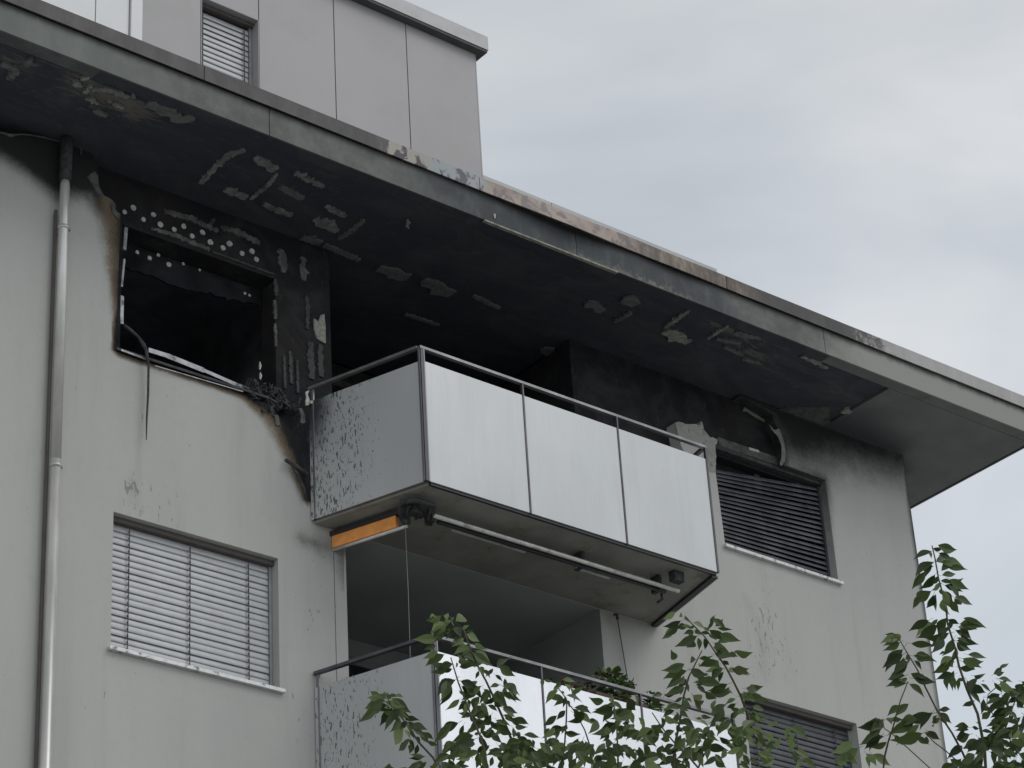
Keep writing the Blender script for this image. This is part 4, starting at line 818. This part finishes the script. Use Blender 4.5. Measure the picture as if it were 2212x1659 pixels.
def place_leaf(tree, base, tip, gg, young):
    x, y, z, L_ = leaf_frame(base, tip, gg); R_ = Matrix(((x[0],y[0],z[0]),(x[1],y[1],z[1]),(x[2],y[2],z[2])))
    o = link('leaf', leaf_mesh(gg.integers(0,4), young), base, tree); o.rotation_euler = R_.to_euler(); o.scale = (L_, L_*gg.uniform(.9,1.15), L_); return o
zR = lambda x, y: (1626.8+x*0.3233, 1121.6+y*0.3233); z5 = lambda x, y: (741.2+x*0.2205, 1316.6+y*0.2205); z6 = lambda x, y: (1170.4+x*0.2205, 1316.6+y*0.2205)
def tree(name, loc, label, stems, leaves, fills, seed, trunk_pts, T):
    gg = np.random.default_rng(seed); t = thing(name, loc, label, 'tree'); ends = []
    q = MB(); q.tube(trunk_pts, np.linspace(0.11, 0.05, len(trunk_pts)), 10); q.build('trunk', M['bark'], t, True)
    for pts, dt, r in stems:
        P = [attree(u, v, T+dt) for u, v in pts]; lastd = P[-1]-P[-2]; lastd /= np.linalg.norm(lastd); foot = P[-1]
        top = np.array(trunk_pts[-1]); mid = foot*0.5 + top*0.5 + np.array([0,0,-0.12]); P2 = P + [foot*0.8+mid*0.2+lastd*0.04, mid, top]
        r *= 0.62; rr = [0.0026 + (r-0.0026)*i/(len(P)-1) for i in range(len(P))] + [r*1.2, r*1.8, r*2.6]
        q = MB(); q.tube(P2, rr, 6); q.build('branch', M['twig'], t, True)
    cnt = 0; rest = MB(); restY = MB()
    for (b, e, dt, yg) in leaves:
        tb = T+dt+gg.normal(0,.04); base = attree(*b, tb); tip = attree(*e, tb+gg.normal(0,.035)); Lm = np.linalg.norm(tip-base)
        if Lm < 0.015: continue
        young = gg.random() < yg; tip = base + (tip-base)*1.06; place_leaf(t, base, tip, gg, young); cnt += 1
        for _d in range(int(gg.integers(0,3))):
            b2 = base + gg.normal(0,.020,3); t2 = b2 + (tip-base)*gg.uniform(.6,.95) + gg.normal(0,.022,3)
            x, y, z, L_ = leaf_frame(b2, t2, gg); V, F = LM[gg.integers(0,4)]; (restY if gg.random() < yg else rest).add(np.array(V) @ np.array([x*L_, y*L_, z*L_]) + b2, F)
    for (cx_, cy_, rx, ry, n, dt0, yg) in fills:
        for k in range(n):
            u, v = cx_+gg.uniform(-1,1)*rx, cy_+gg.uniform(-1,1)*ry; a = gg.choice([-1,1])*gg.uniform(0.1,1.35); ln = gg.uniform(26,44)
            a2 = math.radians(90) - a; du, dv = math.cos(a2)*ln*1.0, abs(math.sin(a2))*ln*0.75+3; tb = T+dt0+gg.normal(0,.22)
            base = attree(u, v, tb); tip = attree(u+du, v+dv, tb+gg.normal(0,.045))
            if cnt < 300 and v < 1690: place_leaf(t, base, tip, gg, gg.random() < yg); cnt += 1
            else:
                x, y, z, L_ = leaf_frame(base, tip, gg); V, F = LM[gg.integers(0,4)]; (restY if gg.random() < yg else rest).add(np.array(V) @ np.array([x*L_, y*L_, z*L_]) + base, F)
    if rest.V: rest.build('foliage', M['leaf'], t, kind='stuff')
    if restY.V: restY.build('foliage', M['leaf_young'], t, kind='stuff')
    return t
st5 = lambda *p: [z5(*a) for a in p]; st6 = lambda *p: [z6(*a) for a in p]; stR = lambda *p: [zR(*a) for a in p]
stemsM = [(st5((425,850),(470,930),(560,1040),(650,1160),(740,1300),(880,1450),(960,1600)), .0, .009),
          (st5((1040,70),(1110,140),(1180,200),(1240,370),(1300,520),(1400,700),(1470,850),(1560,1050),(1640,1250),(1700,1420),(1760,1650)), .15, .012),
          (st5((1055,470),(1090,590),(1130,720),(1200,900),(1270,1080),(1340,1230),(1390,1400),(1420,1640)), -.1, .010),
          (st6((160,770),(215,840),(245,900),(240,1080),(225,1300),(205,1480),(200,1660)), .1, .007), (st6((245,900),(330,1010),(420,1180),(470,1330),(500,1640)), .12, .006),
          (st6((710,950),(735,1150),(745,1420),(750,1660)), -.1, .008), (st6((1570,400),(1500,540),(1440,660),(1390,850),(1360,1050),(1310,1300),(1280,1640)), .0, .010),
          (st6((1400,60),(1480,150),(1600,270),(1700,420),(1800,560),(1870,690),(1950,850),(1990,960),(2070,1200),(2200,1450),(2260,1640)), .2, .012),
          (st6((1080,1010),(1140,1100),(1210,1200),(1320,1330),(1430,1430),(1540,1560),(1600,1660)), -.15, .009), (st6((1640,1180),(1640,1330),(1560,1480),(1500,1640)), .05, .008)]
def LL(fn, dt, yg, *ls): return [(fn(a, b), fn(c, d), dt, yg) for a, b, c, d in ls]
leavesM = LL(z5, 0, .55, (430,850,350,800),(430,870,240,890),(400,890,220,970),(390,930,270,1045),(440,850,540,850),(480,870,675,985),(460,900,590,940),(470,880,430,810)) + LL(z5, 0, .12,
    (480,960,370,1140),(540,1020,400,1180),(570,1000,650,1040),(590,1130,440,1340),(600,1070,740,1090),(680,1120,820,1170),(700,1160,810,1230),(640,1290,505,1385),(600,1180,660,1260),(700,1250,770,1330),(730,1320,700,1440),(790,1440,650,1465),(740,1190,850,1310),(780,1490,600,1553),(830,1290,930,1330),(440,930,330,1000),(500,980,540,1080),(620,1090,560,1180),(650,1170,700,1260),(460,960,300,990))
leavesM += LL(z5, .15, .9, (960,60,805,115),(1020,100,1030,20),(1050,110,1115,80),(1010,130,850,230),(1000,150,880,260)) + LL(z5, .15, .5, (1080,160,1010,240),(1110,170,1170,240),(1200,220,1350,295),(1200,230,1280,200),(930,290,800,290),(1060,220,1000,280),(1110,320,1220,370),(1240,370,1090,430),(1290,330,1390,380),(1290,400,1450,480),(1120,440,1190,520),(1180,460,1280,510),(990,440,820,560),(920,400,790,490),(1230,420,1340,520),(1180,280,1090,340),(1270,450,1400,560))
leavesM += LL(z5, .1, .08, (1040,540,840,570),(1070,580,960,610),(1520,480,1680,520),(1530,540,1690,640),(1140,560,1240,580),(1330,600,1300,680),(1370,590,1430,640),(1100,690,900,840),(1060,740,980,925),(1140,880,1020,965),(1190,890,1130,1010),(1220,880,1250,950),(1150,700,1330,740),(1160,750,1250,850),(1260,740,1360,880),(1340,760,1200,830),(1530,740,1440,760),(1560,750,1750,830),(1570,810,1720,905),(1500,800,1530,860),(1560,960,1710,1010),(1480,900,1560,960),(1400,950,1300,1030),(1240,1020,1140,1020),(1660,1070,1820,1130),(1640,1080,1740,1150),(1130,1110,950,1210),(1180,1130,1120,1250),(1300,1180,1190,1210),(1240,1040,1330,1100),(1350,1000,1440,1070),(1450,1030,1350,1140),(1500,1080,1590,1180),(1690,1240,1740,1200),(1700,1250,1860,1330),(1700,1290,1830,1390),(1290,1270,1050,1340),(1330,1250,1430,1340),(1190,1390,1020,1400),(1770,1410,1915,1480),(1780,1450,1830,1530),(1400,1330,1300,1420),(1450,1200,1560,1290),(1520,1330,1620,1420),(1640,1380,1540,1450),(1980,1360,1870,1390),(1470,860,1400,960),(1420,820,1360,930),(1380,780,1440,880),(1250,800,1180,900),(1360,1100,1280,1190),(1440,1120,1540,1200),(1400,1180,1500,1270),(1490,640,1560,700))
leavesM += LL(z6, .1, .12, (160,790,30,920),(240,840,400,870),(230,890,120,940),(240,890,300,950),(320,960,480,1010),(230,990,150,1080),(150,1040,0,1130),(200,1150,70,1200),(190,1170,90,1220),(310,1010,440,1100),(420,1040,260,1130),(230,1210,370,1220),(450,1090,540,1080),(220,1310,110,1400),(110,1310,0,1360),(250,1320,280,1410),(200,1440,110,1500),(360,1260,290,1330),(400,1280,340,1440),(430,1290,510,1380),(700,950,540,960),(680,900,800,970),(730,970,900,1080),(700,990,500,1010),(710,1000,590,1100),(800,980,930,1070),(810,1150,930,1160),(770,1130,910,1270),(720,1110,590,1180),(740,1140,670,1230),(700,1170,500,1200),(660,1220,600,1290),(720,1380,600,1370),(760,1370,870,1370),(1090,1190,920,1220),(620,1310,560,1340),(840,860,940,1000)) + LL(z6, .1, .9, (200,690,330,690),(20,690,110,720),(230,730,270,780))
leavesM += LL(z6, 0, .12, (1380,560,1270,560),(1420,600,1200,690),(1510,490,1430,520),(1540,480,1670,490),(1720,500,1550,580),(1460,590,1610,630),(1600,660,1520,680),(1420,680,1330,760),(1400,760,1220,800),(1510,700,1590,740),(1520,760,1630,820),(1480,840,1560,940),(1540,900,1600,965),(1200,830,1300,840),(1180,830,1090,850),(1090,850,1160,960),(1190,980,1300,1020),(1350,1080,1510,1170),(1260,1100,1200,1080),(1320,1130,1390,1210),(1300,990,1180,1050),(1170,1060,1220,1190),(1150,1240,1000,1320),(1180,1220,1260,1290),(1400,720,1470,800),(1380,860,1290,900),(1370,900,1450,960),(1360,960,1250,960),(1350,1000,1420,1060))
leavesM += LL(z6, .2, .9, (1310,20,1180,90),(1390,80,1460,120),(1380,70,1350,20)) + LL(z6, .2, .15, (1360,110,1190,170),(1340,140,1215,270),(1430,170,1310,190),(1480,130,1620,170),(1500,200,1560,240),(1490,210,1390,240),(1700,160,1770,100),(1720,180,1860,215),(1520,260,1310,340),(1470,280,1410,395),(1640,200,1810,330),(1590,280,1600,400),(1690,330,1800,380),(1700,400,1780,430),(1890,410,2050,430),(1840,420,1920,460),(1700,440,1850,470),(1860,580,2050,590),(1900,590,2010,650),(1780,580,1600,610),(1770,590,1640,700),(1780,610,1730,720),(1820,730,1620,790),(1840,760,1760,840),(1820,800,1890,830),(2000,770,2170,755),(2010,790,2130,800),(1900,920,1800,970),(1800,930,1600,1010),(1780,960,1660,1100),(1850,970,1990,1000),(1900,1000,1850,1090),(1750,1130,1830,1110),(1830,1130,1740,1180),(1900,1130,1880,1240),(1560,1040,1650,1050),(1620,1210,1510,1250),(1740,1250,1840,1320),(1610,1350,1810,1390),(1590,1340,1430,1420),(1560,1350,1540,1510),(1980,1220,2040,1270),(1960,1260,1930,1400),(1640,230,1700,320),(1560,220,1650,250),(1770,500,1840,560),(1990,960,1900,1020)) + LL(z6, .25, .7, (2060,950,2190,960),(2040,1000,2130,1060),(2080,1060,2170,1100),(1930,850,2100,860),(2100,1250,2200,1290),(2060,1140,2180,1200))
fillsM = [(1300,1632,200,28,125,0,.18),(1060,1625,100,30,60,0,.15),(1560,1600,85,45,60,0,.25),(1400,1560,110,30,36,0,.2),(1060,1520,45,60,26,.05,.2),(1170,1600,35,30,10,0,.1),(890,1655,70,12,12,0,.1),(1690,1600,45,50,16,.3,.6),(1250,1800,420,110,420,0,.15),(1250,2060,380,150,420,0,.12)]
trM = [(8.05,-9.75,0),(8.0,-9.7,1.4),(7.85,-9.6,2.8),(7.75,-9.5,4.0)]
tree('cherry_tree', (8.05,-9.75,0), 'leafy young cherry tree whose shoots rise in front of the lower balcony', stemsM, leavesM, fillsM, 21, trM, 11.6)
stemsR = [(stR((1195,175),(1215,260),(1240,400),(1285,560),(1300,700),(1350,860),(1375,980),(1430,1140),(1500,1300),(1530,1450),(1548,1560),(1560,1760)), 0, .013),
          (stR((975,800),(1040,910),(1100,1010),(1150,1120),(1230,1280),(1330,1430),(1400,1560),(1480,1740)), .1, .010), (stR((1035,1085),(985,1210),(935,1390),(905,1480),(880,1580),(860,1760)), .15, .009),
          (stR((1150,1425),(1210,1490),(1290,1550),(1390,1640),(1500,1740)), .1, .006), (stR((850,1345),(880,1400),(925,1430)), .15, .004), (stR((1700,1060),(1640,1110),(1570,1170),(1560,1240)), .05, .004), (stR((1790,1120),(1740,1240),(1700,1360),(1640,1500),(1600,1700)), .1, .009)]
leavesR = LL(zR, 0, .08, (1200,195,1270,195),(1195,215,1075,260),(1205,285,1085,370),(1240,225,1345,260),(1255,290,1415,315),(1205,315,1145,325),(1262,375,1355,360),(1315,400,1440,455),(1280,440,1395,490),(1215,370,1115,470),(1260,425,1190,470),(1190,480,1080,580),(1205,505,1165,620),(1290,480,1325,540),(1285,500,1275,600),(1345,520,1468,565),(1315,540,1378,625),(1175,675,1055,755),(1230,705,1090,800),(1290,660,1235,770),(1300,670,1380,710),(1380,700,1560,722),(1370,720,1460,775),(1310,760,1160,800),(1260,770,1205,880),(1340,800,1265,905),(1360,810,1500,845),(1360,820,1450,880),(1330,920,1240,990),(1435,905,1558,920),(1400,930,1548,960),(1400,950,1510,995),(1300,930,1340,990),(1380,990,1490,1020),(1340,1035,1235,1075),(1310,1040,1290,1130),(1375,1060,1355,1140),(1475,1045,1575,1075),(1605,1035,1668,985),(1640,1065,1740,1075),(1610,1090,1660,1170),(1650,1080,1750,1160),(1500,1060,1440,1150),(1520,1100,1600,1140),(1480,1210,1400,1255),(1540,1200,1520,1300),(1590,1290,1525,1340),(1560,1190,1660,1200),(1690,1215,1565,1275),(1700,1260,1590,1330),(1440,1390,1345,1385),(1445,1440,1330,1480),(1400,1400,1395,1500),(1510,1400,1460,1390),(1525,1415,1605,1420),(1510,1470,1450,1515),(1700,1340,1580,1400),(1730,1400,1590,1460),(1360,860,1330,960),(1430,1080,1500,1180),(1470,1100,1560,1160),(1350,740,1440,800),(1300,720,1250,800))
leavesR += LL(zR, .1, .15, (985,805,935,775),(980,825,880,880),(1000,870,885,1010),(1000,905,870,990),(1030,900,1020,940),(1040,950,940,1030),(1055,830,1205,860),(1075,915,1215,940),(1075,945,1138,1000),(1015,1045,895,1070),(1015,1095,910,1110),(1045,1100,1135,1160),(1075,1065,1215,1085),(995,1250,895,1310),(915,1340,1000,1335),(845,1345,705,1390),(870,1350,790,1415),(875,1450,705,1475),(850,1450,750,1535),(1190,1300,1020,1340),(1200,1290,1110,1400),(1230,1310,1200,1390),(1240,1275,1335,1275),(1250,1290,1325,1360),(1090,1350,985,1400),(1165,1415,1250,1470),(1160,1450,1140,1520),(1130,1430,960,1490),(950,1440,1000,1500),(1400,1530,1310,1590),(1390,1600,1300,1650),(1110,1370,1000,1440)) + LL(zR, .2, .8, (755,1565,820,1650),(800,1570,920,1640),(700,1530,550,1600),(640,1560,700,1640))
fillsR = [(2185,1545,38,60,50,.1,.08),(2165,1625,60,34,70,0,.08),(2065,1648,40,14,10,0,.08),(2210,1470,14,30,7,.1,.05),(2150,1780,190,90,240,0,.08),(2100,2000,220,150,300,0,.08)]
trR = [(10.2,-10.9,0),(10.15,-10.85,1.4),(9.95,-10.8,2.8),(9.85,-10.75,4.0)]
tree('cherry_tree', (10.2,-10.9,0), 'young cherry tree at the lower right, its tall shoot against the sky', stemsR, leavesR, fillsR, 33, trR, 12.3)
